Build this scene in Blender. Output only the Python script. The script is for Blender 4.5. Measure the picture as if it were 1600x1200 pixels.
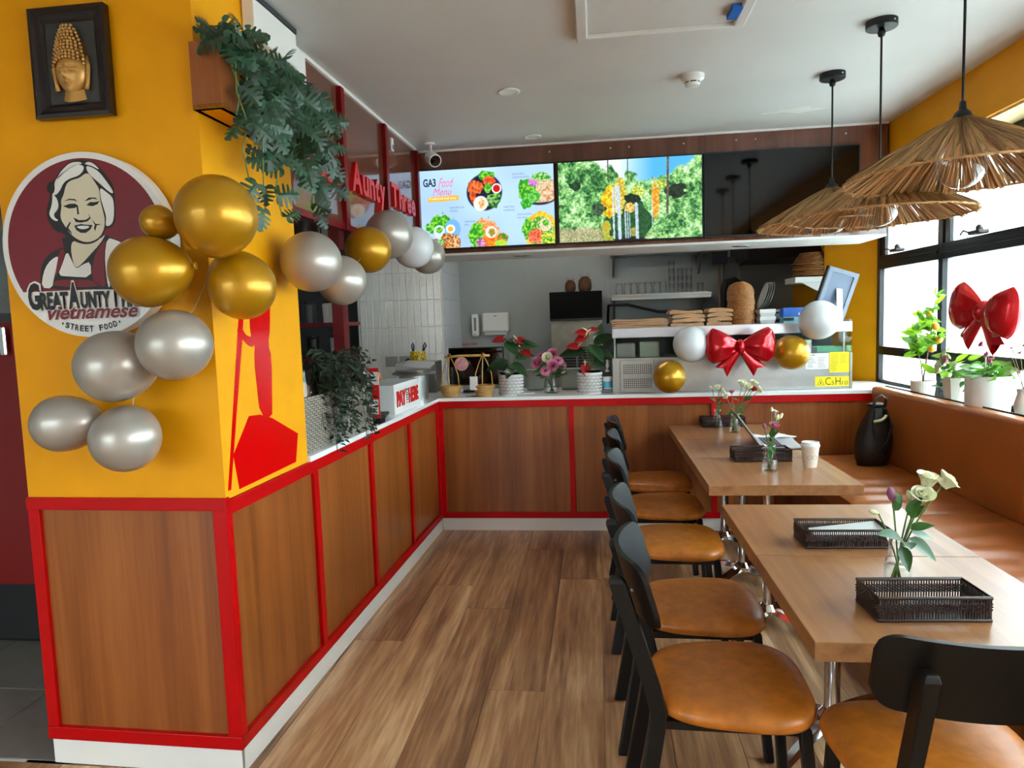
import bpy, bmesh, math, random
import numpy as np
from mathutils import Vector, Matrix, Euler, geometry
PI = math.pi
S = bpy.context.scene
C = S.collection
for o in list(bpy.data.objects):
    bpy.data.objects.remove(o)

# ------------------------------------------------------------------ camera
F_PX, YAW, PITCH, ROLL = 1089.1, -0.12237, 0.088585, -0.032924
cam_d = bpy.data.cameras.new('camera'); cam = bpy.data.objects.new('camera', cam_d); C.objects.link(cam)
cam_d.sensor_width = 36.0; cam_d.lens = F_PX * 36 / 1600; cam_d.clip_start = 0.05
fw = Vector((math.sin(YAW) * math.cos(PITCH), math.cos(YAW) * math.cos(PITCH), -math.sin(PITCH)))
rt = Vector((math.cos(YAW), -math.sin(YAW), 0)); up = rt.cross(fw)
r2 = math.cos(ROLL) * rt + math.sin(ROLL) * up; u2 = -math.sin(ROLL) * rt + math.cos(ROLL) * up
cam.matrix_world = Matrix(((r2.x, u2.x, -fw.x, 1.13164), (r2.y, u2.y, -fw.y, -4.83838), (r2.z, u2.z, -fw.z, 1.485), (0, 0, 0, 1)))
S.camera = cam

# ------------------------------------------------------------------ world, daylight, exposure
W = bpy.data.worlds.new('overcast_sky'); S.world = W; W.use_nodes = True
bg = W.node_tree.nodes['Background']; bg.inputs[0].default_value = (0.90, 0.96, 1.0, 1); bg.inputs[1].default_value = 30.0
_n = W.node_tree.nodes; _l = W.node_tree.links
_tc = _n.new('ShaderNodeTexCoord'); _sx = _n.new('ShaderNodeSeparateXYZ'); _mr = _n.new('ShaderNodeMapRange'); _cr = _n.new('ShaderNodeValToRGB')
_mr.inputs['From Min'].default_value = -1.0; _l.new(_tc.outputs['Generated'], _sx.inputs[0]); _l.new(_sx.outputs['Z'], _mr.inputs['Value']); _l.new(_mr.outputs['Result'], _cr.inputs['Fac'])
_e = _cr.color_ramp.elements                      # overcast sky, brighter overhead, grey street below the horizon
_e[0].position = 0.44; _e[0].color = (.20, .20, .19, 1); _e[1].position = 1.0; _e[1].color = (1.0, 1.06, 1.10, 1)
_k = _e.new(0.53); _k.color = (.60, .66, .70, 1)
_l.new(_cr.outputs['Color'], bg.inputs[0])
S.view_settings.view_transform = 'Standard'; S.view_settings.look = 'None'
S.view_settings.exposure = 0.12; S.view_settings.gamma = 1.0; S.view_settings.use_curve_mapping = False
S.cycles.use_denoising = True
S.cycles.max_bounces = 10; S.cycles.transparent_max_bounces = 24; S.cycles.caustics_reflective = False; S.cycles.caustics_refractive = True
S.cycles.sample_clamp_indirect = 40.0; S.cycles.diffuse_bounces = 6
def portal(name, loc, rot, sx, sy):
    l = bpy.data.lights.new(name, 'AREA'); l.shape = 'RECTANGLE'; l.size = sx; l.size_y = sy
    l.cycles.is_portal = True
    o = bpy.data.objects.new(name, l); C.objects.link(o); o.location = loc; o.rotation_euler = rot
    o['kind'] = 'helper'
portal('shopfront_portal', (-1.6, -6.78, 1.3), (PI / 2, 0, 0), 2.9, 2.4)
portal('window_portal', (3.36, -2.6, 1.65), (PI / 2, 0, PI / 2), 6.5, 1.45)

# ------------------------------------------------------------------ helpers
def lin(c):
    c = c / 255.0
    return c / 12.92 if c <= 0.04045 else ((c + 0.055) / 1.055) ** 2.4
def col(rgb): return (lin(rgb[0]), lin(rgb[1]), lin(rgb[2]), 1)
ML = Matrix.Rotation(-0.0267, 4, 'Z')                                   # left counter line
MR = Matrix.Translation((2.985, 0, 0)) @ Matrix.Rotation(0.023, 4, 'Z')  # window wall line, local x = outward

class MB:
    def __init__(s): s.v = []; s.f = []
    def add(s, vs, fs, M=None):
        n = len(s.v)
        for p in vs:
            p = Vector(p); s.v.append(M @ p if M is not None else p)
        s.f += [tuple(i + n for i in f) for f in fs]; return s
    def box(s, x0, x1, y0, y1, z0, z1, M=None):
        v = [(x0, y0, z0), (x1, y0, z0), (x1, y1, z0), (x0, y1, z0), (x0, y0, z1), (x1, y0, z1), (x1, y1, z1), (x0, y1, z1)]
        return s.add(v, [(0, 3, 2, 1), (4, 5, 6, 7), (0, 1, 5, 4), (1, 2, 6, 5), (2, 3, 7, 6), (3, 0, 4, 7)], M)
    def lathe(s, prof, n=24, M=None, cap0=True, cap1=True):
        v = []; f = []
        for r, z in prof:
            for i in range(n):
                a = 2 * PI * i / n; v.append((r * math.cos(a), r * math.sin(a), z))
        for k in range(len(prof) - 1):
            for i in range(n):
                j = (i + 1) % n; f.append((k * n + i, k * n + j, (k + 1) * n + j, (k + 1) * n + i))
        if cap0: f.append(tuple(range(n - 1, -1, -1)))
        if cap1: f.append(tuple((len(prof) - 1) * n + i for i in range(n)))
        return s.add(v, f, M)
    def cyl(s, r, z0, z1, n=20, M=None): return s.lathe([(r, z0), (r, z1)], n, M)
    def ball(s, c, r, n=16, m=10, M=None, sq=(1, 1, 1)):
        prof = [(max(1e-4, math.sin(PI * k / m)) * r, -math.cos(PI * k / m) * r) for k in range(m + 1)]
        T = Matrix.Translation(c) @ Matrix.Diagonal((*sq, 1))
        return s.lathe(prof, n, (M @ T) if M is not None else T)
    def tube(s, pts, r, n=8, M=None, closed=False, cap=True):
        pts = [Vector(p) for p in pts]; v = []; f = []; N = len(pts); nrm = None
        for k, p in enumerate(pts):
            a = pts[k - 1] if (k > 0 or closed) else p; b = pts[(k + 1) % N] if (k < N - 1 or closed) else p
            t = (b - a).normalized() if (b - a).length > 1e-9 else Vector((0, 0, 1))
            if nrm is None: nrm = t.orthogonal().normalized()
            else:
                nrm = nrm - t * nrm.dot(t)
                nrm = nrm.normalized() if nrm.length > 1e-6 else t.orthogonal().normalized()
            bi = t.cross(nrm); rr = r[k] if isinstance(r, (list, tuple)) else r
            for i in range(n):
                a_ = 2 * PI * i / n; v.append(p + (nrm * math.cos(a_) + bi * math.sin(a_)) * rr)
        for k in range(N if closed else N - 1):
            k2 = (k + 1) % N
            for i in range(n):
                j = (i + 1) % n; f.append((k * n + i, k * n + j, k2 * n + j, k2 * n + i))
        if cap and not closed: f.append(tuple(range(n - 1, -1, -1))); f.append(tuple((N - 1) * n + i for i in range(n)))
        return s.add(v, f, M)
    def bar(s, p, q, w, d, M=None, side=(0, 1, 0)):
        """square bar from p to q: w along `side`, d across"""
        p = Vector(p); q = Vector(q); t = (q - p).normalized(); sd = Vector(side); sd = (sd - t * sd.dot(t)).normalized(); c = t.cross(sd)
        v = []
        for e in (p, q):
            for a, b in ((-1, -1), (1, -1), (1, 1), (-1, 1)): v.append(e + sd * a * w / 2 + c * b * d / 2)
        return s.add(v, [(0, 3, 2, 1), (4, 5, 6, 7), (0, 1, 5, 4), (1, 2, 6, 5), (2, 3, 7, 6), (3, 0, 4, 7)], M)
    def prism(s, poly, h0, h1, M=None):
        """2-D polygon (x,y) extruded along z"""
        n = len(poly); tri = geometry.tessellate_polygon([[Vector((x, y, 0)) for x, y in poly]])
        v = [(x, y, h0) for x, y in poly] + [(x, y, h1) for x, y in poly]
        f = [tuple(t) for t in tri] + [tuple(i + n for i in reversed(t)) for t in tri]
        f += [(i, (i + 1) % n, (i + 1) % n + n, i + n) for i in range(n)]
        return s.add(v, f, M)
    def grid(s, fn, nu, nv, M=None):
        v = [fn(i / nu, j / nv) for j in range(nv + 1) for i in range(nu + 1)]
        f = [(j * (nu + 1) + i, j * (nu + 1) + i + 1, (j + 1) * (nu + 1) + i + 1, (j + 1) * (nu + 1) + i) for j in range(nv) for i in range(nu)]
        return s.add(v, f, M)
    def mesh(s, name, mt=None, smooth=False, fix=True):
        me = bpy.data.meshes.new(name); me.from_pydata([tuple(p) for p in s.v], [], s.f)
        if fix:
            b = bmesh.new(); b.from_mesh(me); bmesh.ops.recalc_face_normals(b, faces=b.faces); b.to_mesh(me); b.free()
        if smooth:
            for p in me.polygons: p.use_smooth = True
        if mt: me.materials.append(mt)
        return me
    def build(s, name, mt, parent=None, smooth=False, bevel=0, seg=2, loc=None, rot=None, fix=True, auto=None):
        me = s.mesh(name, mt, smooth or auto is not None, fix)
        if auto is not None: me.set_sharp_from_angle(angle=auto)
        return link(name, me, parent, bevel, seg, loc, rot)
def link(name, me, parent=None, bevel=0, seg=2, loc=None, rot=None):
    o = bpy.data.objects.new(name, me); C.objects.link(o)
    if parent is not None: o.parent = parent
    if bevel:
        m = o.modifiers.new('bevel', 'BEVEL'); m.width = bevel; m.segments = seg; m.limit_method = 'ANGLE'
    if loc is not None: o.location = loc
    if rot is not None: o.rotation_euler = rot
    return o
def tag(o, label, cat, group=None):
    o['label'] = label; o['category'] = cat
    if group: o['group'] = group
    return o
def thing(name, label, cat, loc=(0, 0, 0), rz=0, group=None, M=None):
    o = bpy.data.objects.new(name, None); C.objects.link(o); o.empty_display_size = 0.05
    if M is not None: o.matrix_world = M
    else: o.location = loc; o.rotation_euler = (0, 0, rz)
    return tag(o, label, cat, group)
def struct(o): o['kind'] = 'structure'; return o
def dup(o, parent=None):
    c = o.copy(); C.objects.link(c); c.parent = parent
    for ch in list(o.children): dup(ch, c)
    return c
def dup_thing(o, label, loc=None, rot=None, scale=None):
    c = dup(o); c['label'] = label
    if loc is not None: c.location = loc
    if rot is not None: c.rotation_euler = rot
    if scale is not None: c.scale = scale
    return c
def smoothpoly(P, it=2):
    for _ in range(it):
        Q = []
        for i in range(len(P)):
            a, b = P[i], P[(i + 1) % len(P)]
            Q.append((a[0] * .75 + b[0] * .25, a[1] * .75 + b[1] * .25)); Q.append((a[0] * .25 + b[0] * .75, a[1] * .25 + b[1] * .75))
        P = Q
    return P
def textmesh(body, box, mt, depth=0.0, bold=0.0, shear=0.0, y=0.0):
    """text as flat/extruded mesh filling box=(x0,x1,z0,z1) of the local XZ plane, facing -Y"""
    cu = bpy.data.curves.new('text', 'FONT'); cu.body = body; cu.offset = bold; cu.shear = shear; cu.resolution_u = 3
    cu.fill_mode = 'BOTH'; cu.extrude = 0.05 if depth else 0.0
    o = bpy.data.objects.new('text', cu); C.objects.link(o)
    dg = bpy.context.evaluated_depsgraph_get(); me = bpy.data.meshes.new_from_object(o.evaluated_get(dg))
    bpy.data.objects.remove(o); bpy.data.curves.remove(cu)
    n = len(me.vertices); co = np.zeros(n * 3); me.vertices.foreach_get('co', co); co = co.reshape(-1, 3)
    lo, hi = co.min(0), co.max(0); x0, x1, z0, z1 = box
    out = np.zeros_like(co)
    out[:, 0] = x0 + (co[:, 0] - lo[0]) / max(1e-6, hi[0] - lo[0]) * (x1 - x0)
    out[:, 2] = z0 + (co[:, 1] - lo[1]) / max(1e-6, hi[1] - lo[1]) * (z1 - z0)
    out[:, 1] = y + ((-(co[:, 2] - lo[2]) / max(1e-6, hi[2] - lo[2]) * depth) if depth else 0)
    me.vertices.foreach_set('co', out.ravel()); me.materials.clear(); me.materials.append(mt); me.update()
    return me

# ------------------------------------------------------------------ materials
def newmat(name):
    m = bpy.data.materials.new(name); m.use_nodes = True; nt = m.node_tree
    return m, nt, nt.nodes['Principled BSDF']
def P(name, rgb, rough=0.5, metal=0.0, spec=0.5, coat=0.0, noise=0.0, nscale=20.0, bump=0.0, bscale=200.0, emit=0.0, sheen=0.0):
    m, nt, b = newmat(name); c = col(rgb)
    b.inputs['Base Color'].default_value = c; b.inputs['Roughness'].default_value = rough; b.inputs['Metallic'].default_value = metal
    b.inputs['Specular IOR Level'].default_value = spec; b.inputs['Coat Weight'].default_value = coat; b.inputs['Coat Roughness'].default_value = 0.08
    if emit: b.inputs['Emission Color'].default_value = c; b.inputs['Emission Strength'].default_value = emit
    if noise or bump:
        tc = nt.nodes.new('ShaderNodeTexCoord')
        if noise:
            n = nt.nodes.new('ShaderNodeTexNoise'); n.inputs['Scale'].default_value = nscale; n.inputs['Detail'].default_value = 4
            nt.links.new(tc.outputs['Object'], n.inputs['Vector'])
            r = nt.nodes.new('ShaderNodeValToRGB'); e = r.color_ramp.elements
            e[0].position = .3; e[1].position = .7
            e[0].color = tuple(max(0, x * (1 - noise)) for x in c[:3]) + (1,); e[1].color = tuple(min(1, x * (1 + noise)) for x in c[:3]) + (1,)
            nt.links.new(n.outputs['Fac'], r.inputs['Fac']); nt.links.new(r.outputs['Color'], b.inputs['Base Color'])
        if bump:
            n2 = nt.nodes.new('ShaderNodeTexNoise'); n2.inputs['Scale'].default_value = bscale
            nt.links.new(tc.outputs['Object'], n2.inputs['Vector'])
            bp = nt.nodes.new('ShaderNodeBump'); bp.inputs['Strength'].default_value = bump; bp.inputs['Distance'].default_value = 0.01
            nt.links.new(n2.outputs['Fac'], bp.inputs['Height']); nt.links.new(bp.outputs['Normal'], b.inputs['Normal'])
    return m
def wood(name, stops, scale, rough=0.35, coat=0.0, rnd=0.0, detail=8, fine=0.25, bump=0.05, knots=0.0, spec=.5):
    """grain stretched by `scale` (per axis), ramp `stops`, optional per-object shift"""
    m, nt, b = newmat(name); N = nt.nodes; L = nt.links
    tc = N.new('ShaderNodeTexCoord'); mp = N.new('ShaderNodeMapping'); mp.inputs['Scale'].default_value = scale
    L.new(tc.outputs['Object'], mp.inputs['Vector']); vec = mp.outputs['Vector']
    if rnd:
        oi = N.new('ShaderNodeObjectInfo'); mu = N.new('ShaderNodeMath'); mu.operation = 'MULTIPLY'; mu.inputs[1].default_value = 60
        L.new(oi.outputs['Random'], mu.inputs[0]); ad = N.new('ShaderNodeVectorMath'); ad.operation = 'ADD'
        L.new(vec, ad.inputs[0]); L.new(mu.outputs[0], ad.inputs[1]); vec = ad.outputs['Vector']
    n1 = N.new('ShaderNodeTexNoise'); n1.inputs['Scale'].default_value = 1.0; n1.inputs['Detail'].default_value = detail; n1.inputs['Distortion'].default_value = 0.6
    L.new(vec, n1.inputs['Vector'])
    n2 = N.new('ShaderNodeTexNoise'); n2.inputs['Scale'].default_value = 7.0; n2.inputs['Detail'].default_value = 6; L.new(vec, n2.inputs['Vector'])
    mx = N.new('ShaderNodeMix'); mx.data_type = 'FLOAT'; mx.inputs['Factor'].default_value = fine
    L.new(n1.outputs['Fac'], mx.inputs['A']); L.new(n2.outputs['Fac'], mx.inputs['B']); fac = mx.outputs['Result']
    if rnd:
        m2 = N.new('ShaderNodeMath'); m2.operation = 'MULTIPLY_ADD'; m2.inputs[1].default_value = rnd; m2.inputs[2].default_value = -rnd / 2
        L.new(oi.outputs['Random'], m2.inputs[0]); a2 = N.new('ShaderNodeMath'); a2.operation = 'ADD'; L.new(fac, a2.inputs[0]); L.new(m2.outputs[0], a2.inputs[1]); fac = a2.outputs[0]
    r = N.new('ShaderNodeValToRGB'); el = r.color_ramp.elements
    el[0].position, el[0].color = stops[0][0], col(stops[0][1]); el[1].position, el[1].color = stops[-1][0], col(stops[-1][1])
    for p_, c_ in stops[1:-1]: e = el.new(p_); e.color = col(c_)
    L.new(fac, r.inputs['Fac']); out = r.outputs['Color']
    if knots:
        v = N.new('ShaderNodeTexVoronoi'); v.inputs['Scale'].default_value = knots; L.new(vec, v.inputs['Vector'])
        rr = N.new('ShaderNodeValToRGB'); rr.color_ramp.elements[0].color = col((35, 22, 14)); rr.color_ramp.elements[0].position = 0.035; rr.color_ramp.elements[1].position = 0.09
        L.new(v.outputs['Distance'], rr.inputs['Fac']); mm = N.new('ShaderNodeMix'); mm.data_type = 'RGBA'; mm.blend_type = 'MULTIPLY'; mm.inputs['Factor'].default_value = .85
        L.new(out, mm.inputs['A']); L.new(rr.outputs['Color'], mm.inputs['B']); out = mm.outputs['Result']
    L.new(out, b.inputs['Base Color']); b.inputs['Roughness'].default_value = rough; b.inputs['Coat Weight'].default_value = coat; b.inputs['Coat Roughness'].default_value = .04
    b.inputs['Specular IOR Level'].default_value = spec
    if bump:
        bp = N.new('ShaderNodeBump'); bp.inputs['Strength'].default_value = bump; bp.inputs['Distance'].default_value = .005
        L.new(n2.outputs['Fac'], bp.inputs['Height']); L.new(bp.outputs['Normal'], b.inputs['Normal'])
    return m
def thin_glass(name, tint=(1, 1, 1), gloss=0.12, rough=0.0):
    m = bpy.data.materials.new(name); m.use_nodes = True; nt = m.node_tree; N = nt.nodes; L = nt.links
    N.remove(N['Principled BSDF']); o = N['Material Output']
    t = N.new('ShaderNodeBsdfTransparent'); t.inputs[0].default_value = (*tint, 1)
    g = N.new('ShaderNodeBsdfGlossy'); g.inputs['Roughness'].default_value = rough
    lw = N.new('ShaderNodeLayerWeight'); lw.inputs['Blend'].default_value = 0.5
    ma = N.new('ShaderNodeMath'); ma.operation = 'MULTIPLY_ADD'; ma.inputs[1].default_value = .75; ma.inputs[2].default_value = gloss * .4
    L.new(lw.outputs['Facing'], ma.inputs[0])
    pw = N.new('ShaderNodeMath'); pw.operation = 'POWER'; pw.inputs[1].default_value = 1.7; L.new(ma.outputs[0], pw.inputs[0])
    mx = N.new('ShaderNodeMixShader'); L.new(pw.outputs[0], mx.inputs[0]); L.new(t.outputs[0], mx.inputs[1]); L.new(g.outputs[0], mx.inputs[2])
    L.new(mx.outputs[0], o.inputs['Surface']); return m
def frosted(name, c, trans):
    m = bpy.data.materials.new(name); m.use_nodes = True; nt = m.node_tree; N = nt.nodes; L = nt.links
    N.remove(N['Principled BSDF']); o = N['Material Output']
    t = N.new('ShaderNodeBsdfTranslucent'); t.inputs[0].default_value = (*[x * trans for x in c], 1)
    r = N.new('ShaderNodeBsdfRefraction'); r.inputs['Color'].default_value = (*c, 1); r.inputs['Roughness'].default_value = .42; r.inputs['IOR'].default_value = 1.4
    m1 = N.new('ShaderNodeMixShader'); m1.inputs[0].default_value = 0.65; L.new(t.outputs[0], m1.inputs[1]); L.new(r.outputs[0], m1.inputs[2])
    g = N.new('ShaderNodeBsdfGlossy'); g.inputs['Roughness'].default_value = 0.25
    mx = N.new('ShaderNodeMixShader'); mx.inputs[0].default_value = 0.05; L.new(m1.outputs[0], mx.inputs[1]); L.new(g.outputs[0], mx.inputs[2])
    L.new(mx.outputs[0], o.inputs['Surface']); return m
def leafmat(name, rgb, rough=.4, trans=.25, noise=.25):
    m = P(name, rgb, rough, noise=noise, nscale=40); nt = m.node_tree; N = nt.nodes; L = nt.links; b = N['Principled BSDF']; o = N['Material Output']
    src = b.inputs['Base Color'].links[0].from_socket if b.inputs['Base Color'].is_linked else None
    if src:
        oi = N.new('ShaderNodeObjectInfo'); mr = N.new('ShaderNodeMapRange'); mr.inputs['To Min'].default_value = .55; mr.inputs['To Max'].default_value = 1.45; L.new(oi.outputs['Random'], mr.inputs['Value'])
        hv = N.new('ShaderNodeHueSaturation'); L.new(src, hv.inputs['Color']); L.new(mr.outputs['Result'], hv.inputs['Value']); L.new(hv.outputs['Color'], b.inputs['Base Color'])
    t = N.new('ShaderNodeBsdfTranslucent'); c = col(rgb); t.inputs[0].default_value = (min(1, c[0] * 1.6), min(1, c[1] * 1.6), c[2] * .8, 1)
    mx = N.new('ShaderNodeMixShader'); mx.inputs[0].default_value = trans; L.new(b.outputs[0], mx.inputs[1]); L.new(t.outputs[0], mx.inputs[2]); L.new(mx.outputs[0], o.inputs['Surface'])
    return m
def vcolmat(name, emit=0.0, rough=.4):
    m, nt, b = newmat(name); a = nt.nodes.new('ShaderNodeVertexColor'); a.layer_name = 'Col'
    nt.links.new(a.outputs['Color'], b.inputs['Base Color']); b.inputs['Roughness'].default_value = rough
    if emit:
        nt.links.new(a.outputs['Color'], b.inputs['Emission Color']); b.inputs['Emission Strength'].default_value = emit
        b.inputs['Base Color'].default_value = (0, 0, 0, 1); nt.links.remove(b.inputs['Base Color'].links[0])
    return m

def strawmat(name):
    m = vcolmat(name, rough=.7); nt = m.node_tree; N = nt.nodes; L = nt.links; b = N['Principled BSDF']; o = N['Material Output']
    a = [n for n in N if n.type == 'VERTEX_COLOR'][0]; t = N.new('ShaderNodeBsdfTranslucent'); L.new(a.outputs['Color'], t.inputs[0])
    mx = N.new('ShaderNodeMixShader'); mx.inputs[0].default_value = .3; L.new(b.outputs[0], mx.inputs[1]); L.new(t.outputs[0], mx.inputs[2]); L.new(mx.outputs[0], o.inputs['Surface'])
    return m
STRAW = strawmat('straw_strands')
YEL = P('yellow_paint', (238, 162, 0), 0.55, spec=.25, noise=.04, nscale=6, bump=.03, bscale=350)
RED = P('red_lacquer', (186, 0, 5), 0.35, spec=.25, noise=.05, nscale=5)
DRED = P('dark_red_laminate', (112, 3, 8), 0.35, spec=.25)
WHITE = P('white_paint', (232, 230, 224), 0.45, noise=.02, nscale=4)
CEIL = P('ceiling_paint', (208, 206, 202), 0.8, noise=.03, nscale=2.5)
STONE = P('white_counter_stone', (240, 240, 238), 0.18)
PANEL = wood('walnut_laminate', [(.28, (112, 56, 18)), (.5, (142, 76, 28)), (.72, (166, 98, 44))], (13, 13, .55), rough=.34, coat=.05)
BULK = wood('dark_gloss_laminate', [(.3, (88, 48, 34)), (.5, (106, 60, 43)), (.7, (124, 74, 54))], (14, 14, .6), rough=.12, coat=.7)
TABLE = wood('table_oak', [(.25, (120, 76, 44)), (.5, (154, 104, 64)), (.75, (178, 128, 84))], (15, .7, 15), rough=.3, spec=.62, bump=0)
FLOOR = wood('spotted_gum_plank', [(.26, (88, 58, 38)), (.42, (146, 104, 72)), (.55, (190, 146, 104)), (.72, (236, 200, 154))], (9, .62, 9), rough=.3, rnd=.10, fine=.34, bump=.03, knots=.9)
LEATHER = P('tan_leather', (196, 116, 36), 0.36, noise=.18, nscale=26, bump=.06, bscale=160)
BENCH = P('tan_vinyl', (172, 96, 40), 0.34, noise=.1, nscale=4)
BLACK = P('black_satin', (9, 9, 10), 0.42, spec=.35)
GLOSSB = P('black_gloss', (5, 5, 6), 0.06)
BLKMAT = P('black_matte', (20, 20, 21), 0.7)
FRAMEB = P('window_black', (18, 18, 19), 0.3, metal=.3)
CHROME = P('chrome', (225, 225, 228), 0.1, metal=1)
STEEL = P('brushed_steel', (168, 168, 166), 0.32, metal=.9, noise=.06, nscale=12)
DSTEEL = P('dull_steel', (128, 126, 122), 0.4, metal=.7)
GREYW = P('grey_wall_sheet', (156, 162, 160), 0.3, noise=.03, nscale=3)
DGREY = P('dark_grey', (58, 60, 62), 0.5)
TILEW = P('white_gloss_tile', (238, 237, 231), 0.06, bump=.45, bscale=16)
GROUT = P('grout', (224, 222, 216), .8)
FTILE = P('grey_floor_tile', (128, 126, 120), 0.4, noise=.08, nscale=9)
GOLD = P('pearl_gold_balloon', (190, 138, 12), 0.33, metal=.5, coat=.25)
SILV = P('pearl_silver_balloon', (176, 168, 158), 0.34, metal=.45, coat=.25)
GLASS = thin_glass('clear_glass'); BULB = thin_glass('bulb_glass', (1, 1, 1), .1)
CASEG = thin_glass('case_glass', (.93, .97, .96), .14)
WATER = thin_glass('water', (.93, .97, .95), .1)
FROST = frosted('frosted_pane', (.90, .985, 1.0), 0.80)
TINTED = thin_glass('shopfront_glass', (.49, .51, .51), .1)  # unseen shopfront panes, tint added to cut incoming daylight
WICK = P('dark_wicker', (44, 26, 22), 0.35)
RAFFIA = P('raffia_straw', (196, 152, 100), 0.75, noise=.2, nscale=40)
KRAFT = P('kraft_paper', (176, 132, 92), .75, noise=.12, nscale=18)
RATTAN = P('rattan', (150, 96, 44), .5, noise=.3, nscale=60)
BAMBOO = P('bamboo_cane', (206, 160, 92), .45, noise=.15, nscale=30)
FOILR = P('red_foil', (196, 4, 22), 0.2, metal=.45, coat=.4)
GREEN = leafmat('leaf_green', (52, 92, 40)); LIME = leafmat('leaf_lime', (128, 170, 52), trans=.45)
MONST = leafmat('monstera_green', (46, 80, 58), .38, .12, .45); FICUS = leafmat('ficus_green', (38, 56, 38), .4, .12)
DKLEAF = leafmat('anthurium_leaf', (40, 72, 40), .25, .1)
STEM = P('stem_green', (92, 120, 58), .5)
PETW = P('cream_petal', (236, 236, 206), .6); PETP = P('pink_petal', (218, 126, 162), .6, noise=.25, nscale=60); PETM = P('mauve_petal', (150, 82, 118), .6)
SPATH = P('anthurium_red', (158, 14, 22), .3)
INKR = P('ink_red', (214, 20, 16), .5); INKK = P('ink_black', (18, 17, 17), .5); INKM = P('ink_maroon', (118, 14, 30), .5)
SKIN = P('print_skin', (214, 204, 178), .5); PRW = P('print_white', (228, 226, 222), .5); INKG = P('ink_grey', (120, 122, 128), .6)
YSTK = P('yellow_sticker', (242, 214, 10), .45); BLUE = P('blue_card', (36, 92, 178), .5)
WPLAS = P('white_plastic', (226, 226, 222), .35)
GLETTER = P('letter_red', (204, 14, 18), .35)
# ================================================================== STRUCTURE
CZ = 2.655
R_ = random.Random(3)
# ---- timber floor, plank by plank
fl = struct(MB().box(-3.2, 3.3, -6.8, -2.735, -.06, -.004).box(-0.9, 3.3, -2.735, 0.1, -.06, -.004).build('floor', FLOOR))
PW = .235
joints = {0: [-1.36], 1: [-.41], 2: [-.93], -1: [-1.05], -2: [-1.75]}
for k in range(-8, 12):
    x0 = .425 + PW * k; ytop = .02 if x0 > -.3 else -2.74
    cuts = [ytop]
    j = joints.get(k, [-(R_.random() * 1.5) - .2])[0]
    while j > ytop - .1: j -= 1.75
    while j > -5.0: cuts.append(j); j -= 1.75
    cuts.append(-5.2)
    for a, b in zip(cuts, cuts[1:]):
        L_ = a - b
        if L_ < .05: continue
        h = .0012
        m = MB().box(-PW / 2 + h, PW / 2 - h, -L_ / 2 + h, L_ / 2 - h, -.004, 0.0)
        m.build('plank', FLOOR, fl, loc=(x0 + PW / 2, (a + b) / 2, 0), bevel=.0012, seg=1)
ft = struct(MB().box(-3.2, -.72, -2.735, 2.6, -.06, -.004).box(-.72, 3.3, .1, 2.6, -.06, -.004).build('floor_tiled', GROUT))
tm = MB().box(-.224, .224, -.224, .224, -.004, 0).mesh('floor_tile', FTILE)
for i in range(5):
    for j in range(8):
        link('floor_tile', tm, ft, loc=(-.96 - .452 * i - .1 * (j % 2), -2.5 + .452 * j, 0), bevel=.002, seg=1)
# ---- ceiling
ce = struct(MB().box(-3.2, 3.5, -6.9, 2.7, CZ, CZ + .1).build('ceiling', CEIL))
pt = MB()
pts = [(math.cos(a) * (.16 + .05 * math.sin(3 * a)), math.sin(a) * (.05 + .02 * math.cos(5 * a))) for a in [i * 2 * PI / 20 for i in range(20)]]
pt.prism(pts, CZ - .001, CZ, Matrix.Translation((2.3, -.5, 0))); pt.build('plaster_patch', WHITE, ce)
# ---- outer walls
struct(MB().box(-3.3, -3.1, -6.9, 2.7, 0, CZ).build('wall_left', GREYW))
struct(MB().box(-.1, 3.5, -6.9, -6.75, 0, CZ).box(-3.3, -.1, -6.9, -6.75, 2.5, CZ).build('wall_front', WHITE))
sf = struct(MB().box(-3.12, -.1, -6.86, -6.8, 2.42, 2.5).box(-3.12, -3.06, -6.86, -6.8, 0, 2.42).box(-.16, -.1, -6.86, -6.8, 0, 2.42)
            .box(-1.64, -1.58, -6.86, -6.8, 0, 2.42).box(-3.06, -.16, -6.86, -6.8, 0, .08).build('window_9', FRAMEB))
for a, b in ((-3.06, -1.64), (-1.58, -.16)):
    MB().box(a, b, -6.835, -6.825, .08, 2.42).build('pane', TINTED, sf)
struct(MB().box(-30, 30, -40, -6.95, -.1, -.02).build('ground_outside', P('pavement', (120, 118, 114), .8, noise=.1, nscale=2)))
# ---- window wall on the right (local frame MR: x outward, y along)
wr = struct(MB().box(0, .4, -6.9, .62, 2.39, CZ, MR).box(.02, .4, -6.9, -6.1, 0, 2.39, MR).build('wall_right', YEL))
struct(MB().box(.02, .4, -6.1, .62, 2.38, 2.39, MR).build('trim_1', P('lit_cream_reveal', (244, 222, 160), .5)))  # cream puts the bright window light into the underside's colour
struct(MB().box(.06, .34, -6.1, .62, 0, .93, MR).build('wall_right_low', WHITE))
struct(MB().box(.0, .2, -6.1, .55, .93, .95, MR).build('trim_2', WHITE))
struct(MB().box(.2, .34, .56, 2.6, 0, CZ, MR).prism([(.2, .56), (.2, .95), (-.045, .95)], 0, 2.6, MR).build('wall_kitchen_right', YEL))  # pier face splayed so that it catches window light
mull = [.55, -.32, -1.38, -2.44, -3.5, -4.56, -5.62]
def wbar(m, y0, y1, z0, z1, x0=.19, x1=.255): m.box(x0, x1, y0, y1, z0, z1, MR)
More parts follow.
